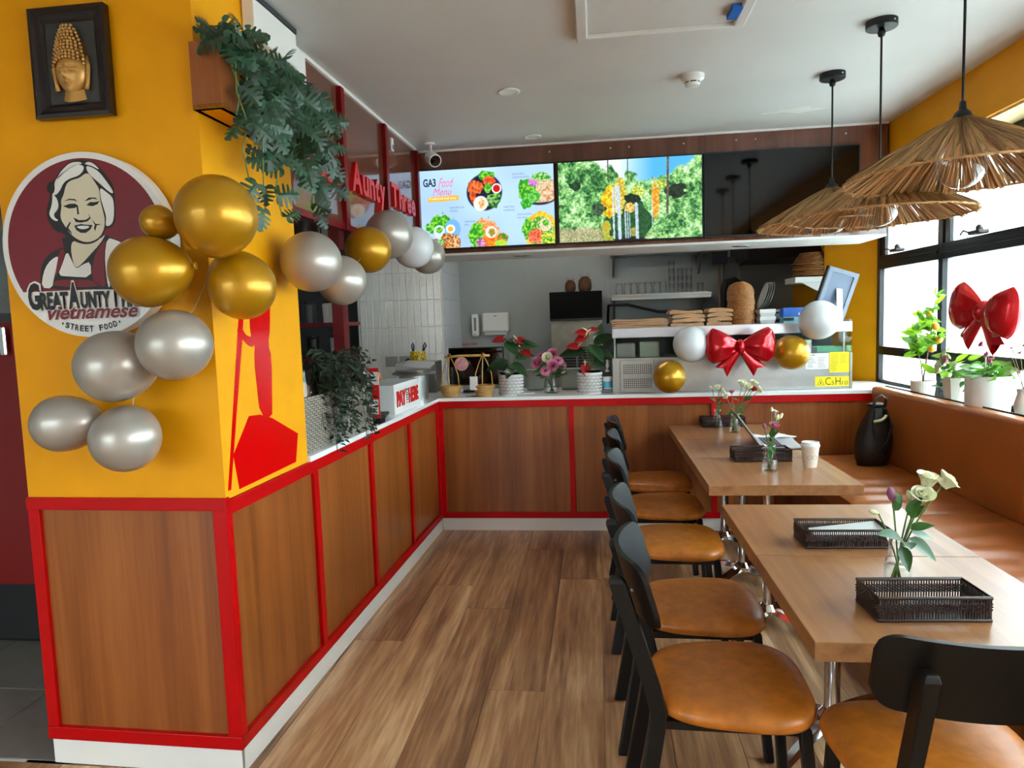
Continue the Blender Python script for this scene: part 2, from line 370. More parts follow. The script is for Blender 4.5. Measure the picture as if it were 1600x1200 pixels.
for k in range(6):
    a, b = mull[k], mull[k + 1]
    w = bpy.data.objects.new('window_%d' % (k + 1), None); C.objects.link(w); w['kind'] = 'structure'
    m = MB(); wbar(m, a - .05 if k else a - .045, a, .93, 2.38); m.build('mullion', FRAMEB, w, bevel=.004)
    for z0, z1 in ((.93, .985), (1.165, 1.225), (1.775, 1.87), (2.30, 2.38)):
        m = MB(); wbar(m, b, a - .05, z0, z1)
        if z0 == 1.775: wbar(m, b, a - .05, 1.812, 1.83, .18, .19)
        m.build('transom', FRAMEB, w, bevel=.004)
    m = MB(); wbar(m, a - .105, a - .05, 1.87, 2.30, .20, .24); wbar(m, b, b + .03, 1.87, 2.30, .20, .24); m.build('sash', FRAMEB, w, bevel=.003)
    for z0, z1 in ((.985, 1.165), (1.225, 1.775), (1.87, 2.30)):
        m = MB(); wbar(m, b, a - .05, z0, z1, .222, .226); m.build('pane', FROST, w)
# ---- kitchen shell
wb = struct(MB().box(-.5, 3.4, 2.6, 2.7, 0, CZ).build('wall_kitchen_back', GREYW))
for x in (.42, 1.26, 2.1, 2.6): MB().box(x, x + .006, 2.595, 2.6, .9, CZ).build('sheet_joint', P('joint_strip', (170, 174, 176), .3), wb)
wt = struct(MB().box(-1.17, -.32, 1.76, 2.6, 0, CZ).build('wall_tiled', GROUT))
tw, th = .0670, .2600
tmesh = MB().box(-tw / 2 + .0015, tw / 2 - .0015, -.008, 0, -th / 2 + .0015, th / 2 - .0015).mesh('wall_tile', TILEW)
for i in range(12):
    for j in range(6):
        link('wall_tile', tmesh, wt, loc=(-1.10 - .033 + tw * i + .02, 1.76, .95 + th * (j + .5) - .005), rot=(R_.uniform(-.012, .012), 0, R_.uniform(-.02, .02)), bevel=.003, seg=1)
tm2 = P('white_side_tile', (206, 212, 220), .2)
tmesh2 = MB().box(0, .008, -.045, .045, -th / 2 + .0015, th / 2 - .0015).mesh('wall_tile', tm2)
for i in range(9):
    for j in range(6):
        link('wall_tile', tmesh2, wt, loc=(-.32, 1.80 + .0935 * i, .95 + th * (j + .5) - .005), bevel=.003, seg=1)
struct(MB().box(-3.1, -1.17, 2.4, 2.5, 0, CZ).build('wall_kitchen_left', DGREY))
# ---- column with yellow paint
struct(MB().box(-.72, 0, -2.75, -2.135, .94, CZ, ML).build('wall_column', YEL))
# ---- left bulkhead: dark gloss panels between red posts
bl = struct(MB().box(-.42, -.045, -2.13, -.1, 1.955, CZ - .001, ML).build('wall_bulkhead_left', BULK))
for y0, y1 in ((-2.09, -1.52), (-1.48, -.87), (-.83, -.22)):
    MB().box(-.045, -.037, y0, y1, 1.985, CZ - .02, ML).build('panel', BULK, bl)
for y in (-2.11, -1.50, -.85, -.20):
    MB().box(-.045, -.012, y - .022, y + .022, 1.955, CZ - .02, ML).build('post', DRED, bl, bevel=.003)
MB().box(-.045, -.02, -2.09, -.22, 1.955, 1.985, ML).build('rail', DRED, bl)
struct(MB().box(-.045, -.025, -2.10, -.18, CZ - .018, CZ, ML).build('trim_3', WHITE))
# ---- back bulkhead carrying the screens
bb = struct(MB().box(-.06, 2.97, -.1, .35, 1.965, CZ - .001).build('wall_bulkhead_back', BULK))
MB().box(-.06, 2.97, -.105, .36, 1.95, 1.965).build('soffit_board', WHITE, bb)
for x in (.62, 2.12):
    t = MB().lathe([(.03, 0), (.045, -.004), (.05, 0)], 20, Matrix.Translation((x, .12, 1.95)) @ Matrix.Diagonal((1.3, .7, 1, 1))); t.build('downlight_ring', CHROME, bb, smooth=True)
for x in (.85, 1.25, 1.37, 1.72, 2.05, 2.17, 2.72): MB().ball((x, -.101, 2.6), .005, 8, 6).build('screw', WPLAS, bb)
struct(MB().box(-.06, 2.97, -.115, -.1, CZ - .012, CZ).build('trim_4', WHITE))

# ================================================================== COUNTERS
lc = thing('service_counter', 'left run of the counter with four walnut panels framed in red', 'counter', M=ML)
ys = [-2.735, -2.065, -1.385, -.70, -.0]
MB().box(-.6, -.02, -2.74, .0, .09, .935).build('carcass', DGREY, lc)
for a, b in zip(ys, ys[1:]):
    MB().box(-.02, -.012, a + .0, b, .12, .90).build('panel', PANEL, lc)
for k, y in enumerate(ys):
    w = .024 if k else .02
    if k == 4: y -= .02
    MB().box(-.02, .004, y - w + (.02 if k == 0 else 0), y + w - .004, .13, .89).build('post', RED, lc, bevel=.002)
MB().box(-.02, .006, -2.755, .0, .888, .938).build('top_rail', RED, lc, bevel=.002)
MB().box(-.02, .006, -2.755, .0, .091, .134).build('bottom_rail', RED, lc, bevel=.002)
MB().box(-.02, -.004, -2.75, .0, 0, .091).build('kickboard', WHITE, lc)
tag(MB().box(-.62, .012, -2.13, -.016, .938, .962, ML).build('stone_worktop', STONE, bevel=.002), 'white stone worktop along the left counter', 'worktop')
cb = thing('column_panelling', 'walnut panel framed in red on the foot of the yellow column', 'panelling', M=ML)
MB().box(-.70, -.02, -2.735, -2.2, .09, .938).build('carcass', DGREY, cb)
MB().box(-.70, -.03, -2.743, -2.735, .12, .91).build('panel', PANEL, cb)
MB().box(-.722, -.68, -2.757, -2.735, .091, .94).build('post', RED, cb, bevel=.002)
MB().box(-.045, .004, -2.757, -2.735, .091, .94).build('post', RED, cb, bevel=.002)
MB().box(-.722, .006, -2.761, -2.735, .906, .948).build('top_rail', RED, cb, bevel=.002)
MB().box(-.722, .006, -2.761, -2.735, .091, .136).build('bottom_rail', RED, cb, bevel=.002)
MB().box(-.712, -.004, -2.752, -2.735, 0, .091).build('kickboard', WHITE, cb)
MB().box(-.722, -.70, -2.735, -2.2, .091, .94).build('side_rail', RED, cb)
bc = thing('service_counter', 'back run of the counter facing the camera, walnut panels framed in red', 'counter')
MB().box(0, 3.15, .02, .6, .09, .935).build('carcass', DGREY, bc)
xs = [.0, .945, 1.915, 2.94]
for a, b in zip(xs, xs[1:]): MB().box(a, b, .012, .02, .12, .90).build('panel', PANEL, bc)
for k, x in enumerate(xs):
    if k == 0: x = .018
    MB().box(x - .018, x + .018, -.004, .02, .13, .89).build('post', RED, bc, bevel=.002)
MB().box(.0, 2.958, -.006, .02, .888, .938).build('top_rail', RED, bc, bevel=.002)
MB().box(.0, 2.958, -.006, .02, .091, .134).build('bottom_rail', RED, bc, bevel=.002)
MB().box(.0, 2.958, .004, .02, 0, .091).build('kickboard', WHITE, bc)
tag(MB().box(-.64, 3.18, -.012, .62, .938, .962).build('stone_worktop', STONE, bevel=.002), 'white stone worktop along the back counter', 'worktop')
# red silhouette film on the side of the column
FILM = P('red_film', (214, 4, 6), .16)
sil = thing('wall_silhouette', 'red film silhouette of a figure with a long pole on yellow column side', 'wall decal', M=ML)
def film(name, poly, lay):
    Mx = Matrix(((0, 0, 1, 0), (1, 0, 0, 0), (0, 1, 0, 0), (0, 0, 0, 1)))
    MB().prism(poly, 0.0, .0008 + .0003 * lay, Mx).build(name, FILM, sil)
film('pole', [(-2.57, 1.62), (-2.545, 1.62), (-2.576, 1.481), (-2.714, .965), (-2.732, .967), (-2.611, 1.471)], 0)
film('figure', smoothpoly([(-2.518, 1.60), (-2.37, 1.60), (-2.384, 1.49), (-2.406, 1.433), (-2.385, 1.386), (-2.403, 1.216), (-2.41, 1.162), (-2.496, 1.185), (-2.505, 1.293), (-2.512, 1.375), (-2.498, 1.442), (-2.529, 1.463)], 1), 1)
film('arm', smoothpoly([(-2.608, 1.496), (-2.589, 1.501), (-2.575, 1.49), (-2.561, 1.473), (-2.529, 1.463), (-2.478, 1.462), (-2.511, 1.427), (-2.544, 1.432), (-2.579, 1.456), (-2.609, 1.471)], 1), 2)
film('skirt', [(-2.572, 1.191), (-2.496, 1.186), (-2.41, 1.161), (-2.21, 1.071), (-2.241, .962), (-2.663, .955), (-2.687, 1.076)], 1)
# ---- planter shelf high on the column
ps = thing('planter_box', 'brown laminate planter box high on the yellow column holding trailing leaves', 'planter', M=ML)
MB().box(.002, .10, -2.78, -2.135, 2.16, 2.175).build('base_board', YEL, ps)
for a in ((.002, .10, -2.78, -2.765), (.085, .10, -2.765, -2.135), (.002, .017, -2.765, -2.135)):
    MB().box(*a, 2.16 if a[3] > -2.7 or 1 else 0, 2.36).build('side_board', PANEL, ps)
# ---- shallow white unit under the ceiling
ac = thing('wall_unit', 'slim white ventilation unit under the ceiling above trailing plant', 'vent unit', M=ML)
MB().box(-.045, .0, -2.11, -1.93, 2.50, 2.63).box(.002, .05, -2.45, -2.12, 2.50, 2.63).build('casing', WHITE, ac, bevel=.006)
MB().box(.001, .052, -2.45, -2.12, 2.631, 2.65).build('top_grille', DGREY, ac)
# ================================================================== TABLES
def make_table(label, yc, ly):
    t = thing('dining_table', label, 'table', (1.925, yc, 0), group='wooden pedestal tables')
    MB().box(-.322, .322, -ly / 2, ly / 2, .702, .748).build('table_top', TABLE, t, bevel=.002)
    MB().cyl(.027, .06, .69, 24).build('column', CHROME, t, smooth=False, auto=.6)
    MB().lathe([(.05, .055), (.05, .075), (.03, .1), (.028, .1)], 24).build('collar', CHROME, t, auto=.6)
    MB().box(-.11, .11, -.11, .11, .69, .702).build('mounting_plate', BLACK, t)
    for k in range(4):
        a = PI / 4 + k * PI / 2; M = Matrix.Rotation(a, 4, 'Z'); m = MB(); n = 10
        v = []; f = []
        for i in range(n + 1):
            s = i / n; x = .02 + .31 * s; z = .085 - .06 * s ** 1.4; w = .026 - .006 * s; th = .026 - .012 * s
            v += [(x, -w, z - th), (x, w, z - th), (x, w * .55, z), (x, -w * .55, z)]
        for i in range(n):
            for j in range(4): f.append((i * 4 + j, i * 4 + (j + 1) % 4, i * 4 + 4 + (j + 1) % 4, i * 4 + 4 + j))
        f += [(3, 2, 1, 0), (n * 4, n * 4 + 1, n * 4 + 2, n * 4 + 3)]
        m.add(v, f, M); m.build('foot', CHROME, t, auto=.7)
        MB().cyl(.018, 0, .014, 12, M @ Matrix.Translation((.315, 0, 0))).build('glide', BLACK, t)
    return t
make_table('far pedestal table touching the back counter, holding two flower vases', -.315, .57)
make_table('middle pedestal table of the far row, under the open laptop', -.8875, .565)
make_table('pedestal table with the paper coffee cup, end of the far row', -1.475, .60)
make_table('pedestal table with basket, farther one of the near pair', -2.385, .59)
make_table('nearest pedestal table, holding the large vase and wicker basket', -2.975, .58)

# ================================================================== CHAIRS
def make_chair(label):
    t = thing('dining_chair', label, 'chair', group='black chairs with tan leather seats')
    N = 56; prof = [(.90, .432), (.97, .438), (1.0, .448), (1.0, .458), (.975, .472), (.91, .482), (.78, .489), (.55, .493), (.28, .495)]
    def outline(i):
        a = 2 * PI * i / N; c, s = math.cos(a), math.sin(a); e = 2 / 3.2
        x = .215 * math.copysign(abs(c) ** e, c); y = .222 * math.copysign(abs(s) ** e, s)
        return x, y * (1 + .10 * x / .215 - .02)
    v = []; f = []
    for sc, z in prof:
        for i in range(N): x, y = outline(i); v.append((x * sc, y * sc, z + (.012 * (x / .215) ** 2 * 0)))
    for k in range(len(prof) - 1):
        for i in range(N): j = (i + 1) % N; f.append((k * N + i, k * N + j, (k + 1) * N + j, (k + 1) * N + i))
    f.append(tuple(range(N - 1, -1, -1))); v.append((0, 0, .4955)); c = len(v) - 1
    for i in range(N): f.append(((len(prof) - 1) * N + i, (len(prof) - 1) * N + (i + 1) % N, c))
    MB().add(v, f).build('seat', LEATHER, t, smooth=True)
    MB().box(-.17, .17, -.15, -.13, .405, .432).box(-.17, .17, .13, .15, .405, .432).box(-.17, -.15, -.13, .13, .405, .432).box(.14, .16, -.13, .13, .405, .432).build('seat_frame', BLACK, t)
    for s in (-1, 1):
        y = s * .155
        MB().bar((.165, s * .165, .432), (.20, s * .185, 0), .034, .030, side=(0, 1, 0)).build('leg', BLACK, t, bevel=.005)
        m = MB(); pts = [(-.275, s * .175, 0), (-.205, y, .40), (-.20, y, .45), (-.215, y, .52), (-.30, y, .80), (-.305, y, .815)]
        v = []; f = []
        for k, p in enumerate(pts):
            d = .022 if k < 5 else .014; w = .016 if k < 5 else .012
            v += [(p[0] - d, p[1] - w, p[2]), (p[0] + d, p[1] - w, p[2]), (p[0] + d, p[1] + w, p[2]), (p[0] - d, p[1] + w, p[2])]
        for k in range(len(pts) - 1):
            for j in range(4): f.append((k * 4 + j, k * 4 + (j + 1) % 4, k * 4 + 4 + (j + 1) % 4, k * 4 + 4 + j))
        f += [(3, 2, 1, 0), (20, 21, 22, 23)]
        m.add(v, f).build('leg', BLACK, t, bevel=.004)
        MB().bar((-.195, y, .42), (.16, s * .16, .42), .02, .022, side=(0, 1, 0)).build('side_rail', BLACK, t)
    # curved plywood back
    def back(off):
        def fn(u, w):
            yy = (u - .5) * 2; e = .05; zlo, zhi = .69, .862
            # rounded corners: shrink height near the ends
            k = max(0, (abs(yy) - .80) / .20); r = .044 * (1 - math.sqrt(max(0, 1 - k * k)))
            z = zlo + r + (zhi - zlo - 2 * r) * w
            x = -.285 + .062 * yy * yy - (z - .78) * .28 + off
            return (x, yy * .222, z)
        return fn
    m = MB(); nu, nv = 72, 6; m.grid(back(0.0), nu, nv); m.grid(back(.014), nu, nv); n = (nu + 1) * (nv + 1)
    ring = [i for i in range(nu + 1)] + [j * (nu + 1) + nu for j in range(1, nv + 1)] + [nv * (nu + 1) + i for i in range(nu - 1, -1, -1)] + [j * (nu + 1) for j in range(nv - 1, 0, -1)]
    for a, b in zip(ring, ring[1:] + ring[:1]): m.f.append((a, b, b + n, a + n))
    bk = m.build('backrest', BLACK, t, auto=.9)
    for s in (-1, 1): MB().ball((-.262, s * .155, .78), .006, 8, 6).build('bolt', DSTEEL, bk)
    return t
ch = make_chair('dining chair nearest the back counter, at the far table')
ch.location = (1.49, -.46, 0)
for lab, x, y, a in (('second dining chair from the back counter, pulled up to the laptop table', 1.475, -1.03, .02),
                     ('middle dining chair of the row, at the coffee cup table', 1.465, -1.65, -.01),
                     ('fourth dining chair from the back counter, seat creased and scuffed', 1.47, -2.37, .01),
                     ('large dining chair nearest the camera in the aisle row', 1.475, -2.905, -.02),
                     ('dining chair seen from behind at the near table end, right foreground', 1.885, -3.215, PI / 2)):
    dup_thing(ch, lab, (x, y, 0), (0, 0, a))

# ================================================================== BANQUETTE
bq = thing('banquette', 'long tan vinyl banquette bench running under the windows', 'bench', M=MR)
def seatf(y0, y1):
    rr = random.Random(int(y0 * 100)); ph = [(rr.uniform(18, 46), rr.uniform(0, 6), rr.uniform(.3, 1), rr.uniform(-.25, .25)) for _ in range(5)]
    def fn(u, w):
        x = -.62 + .58 * u; y = y0 + (y1 - y0) * w
        e = min(1, min(u, 1 - u) * 14, min(w, 1 - w) * (y1 - y0) / .04); z = .515 + .025 * math.sqrt(max(0, e)) 
        wob = sum(c * math.sin(a * (y + d * (x + .3)) + b) for a, b, c, d in ph) * .0026 * e
        return (x, y, z + wob)
    return fn
for y0, y1 in ((-1.42, -.0), (-2.9, -1.425), (-4.4, -2.905)):
    m = MB(); m.grid(seatf(y0 + .003, y1 - .003), 14, 130); m.box(-.62, -.04, y0 + .003, y1 - .003, .44, .515)
    m.build('seat_cushion', BENCH, bq, smooth=False, auto=.7, fix=False)
for y0, y1 in ((-1.62, -.0), (-3.2, -1.62), (-4.6, -3.2)):
    MB().box(-.06, .03, y0 + .003, y1 - .003, .515, .985).build('back_cushion', BENCH, bq, bevel=.022, seg=4)
MB().box(-.58, -.04, -4.4, 0, .0, .44).build('plinth', PANEL, bq)
MB().box(.031, .036, -4.6, 0, .95, .988).build('edge_strip', BLACK, bq)

# ================================================================== PENDANT LAMPS
def make_lamp(label, x, y, seed, dz=0.0):
    t = thing('pendant_lamp', label, 'pendant lamp', (x, y, CZ), group='straw pendant lamps over the tables')
    MB().lathe([(.058, -.028), (.06, -.026), (.06, 0)], 32).build('ceiling_rose', BLACK, t, auto=.6)
    MB().ball((.03, -.05, -.014), .005, 8, 6).build('screw', CHROME, t)
    MB().lathe([(.012, -.06), (.016, -.045), (.01, -.028)], 12).build('cord_grip', BLACK, t, smooth=True)
    MB().cyl(.0045, -.54 + dz, -.045, 8).build('cord', BLACK, t)
    MB().lathe([(.03, -.585 + dz), (.032, -.575 + dz), (.024, -.555 + dz), (.012, -.545 + dz), (.009, -.52 + dz)], 16).build('lamp_holder', BLACK, t, smooth=True)
    rr = random.Random(seed); n = 300; K = 10
    def prof(s):            # shallow dome then straight cone
        r = .025 + .325 * s; z = -.575 + dz - .03 * s ** 1.6 - .150 * s
        return r, z
    def strands(name, par, n, drop, hi):
        v = []; f = []; tone = []
        for i in range(n):
            a0 = 2 * PI * i / n; da = 2 * PI / n * .95; sk = rr.uniform(-.10, .10); of = rr.uniform(-1, 1); ln = 1 + rr.uniform(-.01, .025); tn = rr.random(); base = len(v)
            for k in range(K + 1):
                s = k / K * ln; r, z = prof(s); h = of * .005 * min(1, s * 3) + .003 * math.sin(7 * s + of * 9) - drop; a = a0 + sk * s
                w = da * (1.5 + .4 * math.sin(5 * s + tn * 20))
                for q, hh in ((-1, 0), (0, .004), (1, 0)): v.append((r * math.cos(a + q * w / 2), r * math.sin(a + q * w / 2), z + h + hh))
            for k in range(K):
                for q in (0, 1): f.append((base + k * 3 + q, base + k * 3 + q + 1, base + k * 3 + q + 4, base + k * 3 + q + 3)); tone.append(tn)
        me = bpy.data.meshes.new(name); me.from_pydata(v, [], f); at = me.color_attributes.new('Col', 'FLOAT_COLOR', 'CORNER')
        t3 = np.array(tone)[:, None]; c0, c1 = np.array(col((132, 96, 56))[:3]), np.array(col(hi)[:3]); cc = np.concatenate([c0 + (c1 - c0) * t3 ** .8, np.ones((len(t3), 1))], 1)
        at.data.foreach_set('color', np.repeat(cc, 4, 0).astype(np.float32).ravel()); me.materials.append(STRAW)
        return link(name, me, par)
    sh = strands('shade', t, 330, 0.0, (206, 168, 112)); strands('lining', sh, 240, .007, (222, 168, 110))  # lining tinted warmer: window glow on the underside put into strand colour
    ring = [(prof(1)[0] * math.cos(a), prof(1)[0] * math.sin(a), prof(1)[1] - .003) for a in [2 * PI * i / 72 for i in range(72)]]
    MB().tube(ring, .0045, 6, closed=True).build('rim', RAFFIA, sh, smooth=True)
    b = MB(); R0 = .077; c = -.722 + dz; pr = [(.014, c + .115), (.016, c + .095), (.03, c + .078)] + [(R0 * math.sin(th), c + R0 * math.cos(th)) for th in [.35 + (PI - .36) * k / 16 for k in range(17)]]
    b.lathe(pr, 32, None, True, True); bb_ = b.build('bulb', BULB, t, smooth=True)
    MB().tube([(.006 * math.cos(q), .006 * math.sin(q), c + .05 - .004 * q) for q in [i * .5 for i in range(28)]], .0006, 4).build('filament', P('filament', (190, 120, 50), .3, metal=1), bb_)
    MB().cyl(.015, c + .1, c + .15, 14).build('socket', DSTEEL, t)
    return t
make_lamp('straw pendant lamp farthest away, beside the black screen', 2.318, -1.105, 1, .018)
make_lamp('middle straw pendant lamp of the three', 2.312, -1.72, 2, -.024)
make_lamp('nearest straw pendant lamp, partly cut off by the right edge', 2.335, -2.33, 3, .018)

# ================================================================== CEILING FIXTURES
for lab, x, y, r in (('flush round downlight in the middle of the ceiling', .716, -1.192, .056), ('flush round downlight close to the screens', .756, -.30, .056)):
    t = thing('downlight', lab, 'downlight', (x, y, CZ))
    MB().lathe([(r * .72, -.003), (r * .75, -.008), (r, -.006), (r * 1.03, 0)], 36).build('bezel', WPLAS, t, smooth=True)
    MB().cyl(r * .71, -.0045, -.002, 32).build('lens', P('lens', (236, 236, 232), .4), t)
t = thing('smoke_detector', 'white smoke detector with dark vents on the ceiling', 'smoke detector', (1.625, -1.229, CZ))
MB().lathe([(.03, -.052), (.034, -.05), (.036, -.038)], 28).build('sensor_cap', WPLAS, t, auto=.6)
MB().lathe([(.034, -.040), (.034, -.03)], 28).build('vent_ring', BLKMAT, t)
MB().lathe([(.038, -.032), (.056, -.018), (.058, 0)], 32).build('body', WPLAS, t, auto=.6)
for k in range(6): MB().box(.032, .038, -.003, .003, -.04, -.03, Matrix.Rotation(k * PI / 3, 4, 'Z')).build('rib', WPLAS, t)
t = thing('ceiling_hatch', 'white framed access hatch with blue tape in the ceiling', 'hatch', (1.412, -2.13, CZ))
MB().box(-.29, .29, -.29, .29, -.004, 0).build('door', CEIL, t)
for a in ((-.335, .335, .29, .335), (-.335, .335, -.335, -.29), (-.335, -.29, -.29, .29), (.29, .335, -.29, .29)):
    MB().box(*a, -.022, 0).build('frame', CEIL, t, bevel=.006)
MB().box(.262, .30, .10, .20, -.024, -.0005, Matrix.Rotation(.05, 4, 'Z')).build('tape', P('blue_tape', (20, 100, 190), .6), t)
t = thing('security_camera', 'white bullet security camera on the ceiling above menu screen', 'camera', (.09, -.30, CZ))
MB().cyl(.032, -.012, 0, 20).build('mount', WPLAS, t, auto=.6)
MB().tube([(0, 0, -.01), (0, 0, -.06), (.012, -.02, -.085)], .012, 10).build('arm', WPLAS, t, smooth=True)
Mc = Matrix.Translation((.02, -.02, -.105)) @ Vector((.45, -.75, -.42)).to_track_quat('Z', 'Y').to_matrix().to_4x4()
MB().lathe([(.02, -.07), (.038, -.06), (.042, -.03), (.042, .05), (.036, .055)], 24, Mc).build('housing', WPLAS, t, auto=.6)
MB().lathe([(.001, .057), (.034, .056), (.036, .05)], 24, Mc).build('lens', GLOSSB, t)
# ================================================================== ROUND SIGN
SX, SZ = -.4455, 1.767
sg = thing('round_sign', 'thick round white shop sign with portrait of smiling woman on maroon', 'sign', (SX, -2.75, SZ))
MXZ = Matrix(((1, 0, 0, 0), (0, 0, -1, 0), (0, 1, 0, 0), (0, 0, 0, 1)))     # (x,y,h) -> (x,-h,y)
MB().prism([(.285 * math.cos(a), .285 * math.sin(a)) for a in [2 * PI * i / 96 for i in range(96)]], .004, .055, MXZ).build('disc', PRW, sg)
def decal(name, polys, mt, lay, it=2, par=None):
    m = MB()
    for p in polys:
        q = [((x - 40) / 1000, (y + 3) / 1000) for x, y in p]
        m.prism(smoothpoly(q, it) if it else q, .055, .0552 + .00025 * lay, MXZ)
    return m.build(name, mt, par or sg)
arc = [(266 * math.cos(a) + 40, 266 * math.sin(a) - 3) for a in [math.radians(-31 + 242 * i / 60) for i in range(61)]]
decal('maroon_field', [arc], INKM, 0, 0)
decal('blouse_outline', [[(-124, -133), (-125, -91), (-113, -51), (-90, -26), (-60, -12), (-25, -3), (-3, -4), (3, -56), (51, -27), (113, 31), (123, 18), (155, 8), (192, -13), (227, -55), (233, -147), (50, -140)]], INKK, 1)
decal('hair_outline', [[(14, 255), (39, 258), (67, 255), (91, 248), (114, 227), (134, 201), (151, 175), (152, 145), (151, 110), (150, 80), (143, 55), (122, 45), (111, 46), (104, 26), (88, 9), (65, 2), (43, 0), (21, 6), (-1, 16), (-8, -4), (-24, -13), (-34, -3), (-39, 23), (-23, 25), (-30, 38), (-55, 44), (-70, 60), (-79, 81), (-83, 107), (-71, 137), (-63, 161), (-76, 172), (-68, 195), (-45, 201), (-32, 220), (-10, 241)]], INKK, 2, 1)
decal('blouse', [[(-123, -128), (-112, -82), (-93, -52), (-68, -35), (-54, -33), (-63, -63), (-77, -99), (-87, -132)], [(116, 17), (144, 9), (176, -7), (204, -34), (220, -75), (221, -141), (106, -137), (102, -90), (103, -34)], [(-24, -16), (-10, -50), (2, -75), (26, -61), (53, -53), (51, -103), (-23, -97), (-63, -92), (-42, -54)], [(111, 27), (87, -4), (51, -33), (29, -52), (64, -16), (99, 20)]], PRW, 3, 1)
decal('apron', [[(-49, -13), (-29, -11), (-38, -44), (-63, -86), (-75, -99), (-64, -63)], [(105, 11), (110, 3), (100, -34), (97, -90), (98, -134), (76, -128), (56, -112), (56, -76), (72, -28)], [(-76, -108), (-35, -106), (55, -110), (91, -134), (-83, -127)]], INKM, 4, 1)
decal('neck', [[(-1, 14), (21, 4), (48, -1), (77, 5), (100, 22), (87, -3), (54, -32), (26, -57), (2, -73), (-7, -50), (-10, -9)]], SKIN, 5, 1)
decal('face', [[(-18, 154), (-7, 186), (11, 198), (39, 202), (63, 217), (77, 211), (93, 183), (103, 167), (103, 132), (110, 97), (114, 71), (109, 47), (98, 27), (80, 13), (49, 5), (21, 13), (-5, 32), (-22, 58), (-34, 79), (-35, 97), (-28, 119), (-29, 139)]], SKIN, 6)
decal('hair', [[(-46, 193), (-33, 210), (-3, 229), (21, 242), (49, 243), (59, 235), (52, 220), (35, 209), (6, 203), (-15, 192), (-28, 170), (-44, 155), (-55, 158), (-45, 171)], [(-55, 164), (-52, 156), (-42, 145), (-38, 125), (-43, 110), (-58, 98), (-54, 85), (-43, 79), (-52, 75), (-68, 86), (-73, 101), (-65, 116), (-58, 136)], [(65, 239), (87, 232), (108, 217), (127, 191), (147, 161), (148, 148), (130, 160), (105, 184), (84, 203), (69, 219)], [(105, 172), (124, 157), (145, 140), (148, 115), (145, 80), (137, 58), (120, 51), (115, 56), (120, 81), (112, 112), (106, 137)], [(16, 251), (44, 252), (55, 246), (38, 242), (15, 237), (-6, 225), (-24, 210), (-36, 200), (-27, 219), (-5, 239)], [(60, 245), (77, 251), (96, 240), (111, 222), (87, 236), (71, 241)]], PRW, 7)
decal('facial_features', [[(-19, 135), (0, 142), (19, 140), (27, 131), (16, 136), (0, 138)], [(51, 132), (67, 142), (87, 141), (96, 135), (78, 138), (64, 134)], [(-23, 120), (-2, 126), (18, 126), (27, 120), (17, 113), (-3, 112)], [(56, 119), (69, 128), (85, 127), (101, 129), (93, 120), (76, 115)], [(9, 84), (17, 80), (27, 75), (50, 75), (63, 82), (61, 92), (67, 79), (55, 70), (32, 67), (15, 70)], [(9, 59), (32, 63), (48, 60), (71, 58), (63, 45), (46, 35), (29, 36), (15, 45)], [(-4, 72), (-20, 53), (-1, 32), (-4, 42), (-12, 53), (-2, 68)], [(70, 76), (82, 61), (102, 59), (85, 56), (78, 39), (75, 48), (79, 58)], [(27, 122), (29, 94), (23, 92), (22, 118)]], INKK, 8, 0)
decal('teeth', [[(16, 56), (34, 58), (62, 55), (56, 49), (39, 46), (25, 49)]], PRW, 10, 1)
def stext(body, b, mt, y, bold=0.0, shear=0.0, name='lettering'):
    x0, z0, x1, z1 = b
    return link(name, textmesh(body, ((x0 - 40) / 1000, (x1 - 40) / 1000, (z0 + 3) / 1000, (z1 + 3) / 1000), mt, bold=bold, shear=shear, y=y), sg)
for lay, (mt, gr, yy) in enumerate(((PRW, 6, -.0584), (INKK, 0, -.0590))):
    for s_, b in (('G', (-170, -199, -128, -113)), ('REAT', (-129, -199, -33, -143)), ('A', (-32, -200, 8, -115)), ('UNTY', (10, -199, 111, -146)), ('T', (114, -199, 146, -119)), ('HREE', (149, -199, 236, -150))):
        if gr == 0 or len(s_) == 1: stext(s_, (b[0] - gr, b[1] - gr, b[2] + gr, b[3] + gr), mt, yy, bold=.045)
for mt, d, yy in ((PRW, 3, -.0594), (INKM, 0, -.0600)):
    stext('vietnamese', (-106 - d, -231 - d, 203 + d, -188 + d), mt, yy, bold=.025 + .012 * (d > 0), shear=.35)
st = '\u2022STREET FOOD\u2022'
for i, chx in enumerate(st):
    if chx == ' ': continue
    a = math.radians(-112 + i * 44 / 12); rad = 259; w = 6.5 if chx not in '\u2022' else 3
    cx, cz = 38 + rad * math.cos(a), -3 + rad * math.sin(a)
    me = textmesh(chx, (-w / 1000, w / 1000, -.0095 if w > 4 else -.004, .0095 if w > 4 else .004), INKK, bold=.03, y=0)
    link('lettering', me, sg, loc=((cx - 40) / 1000, -.0572, (cz + 3) / 1000), rot=(0, -(a + PI / 2), 0))

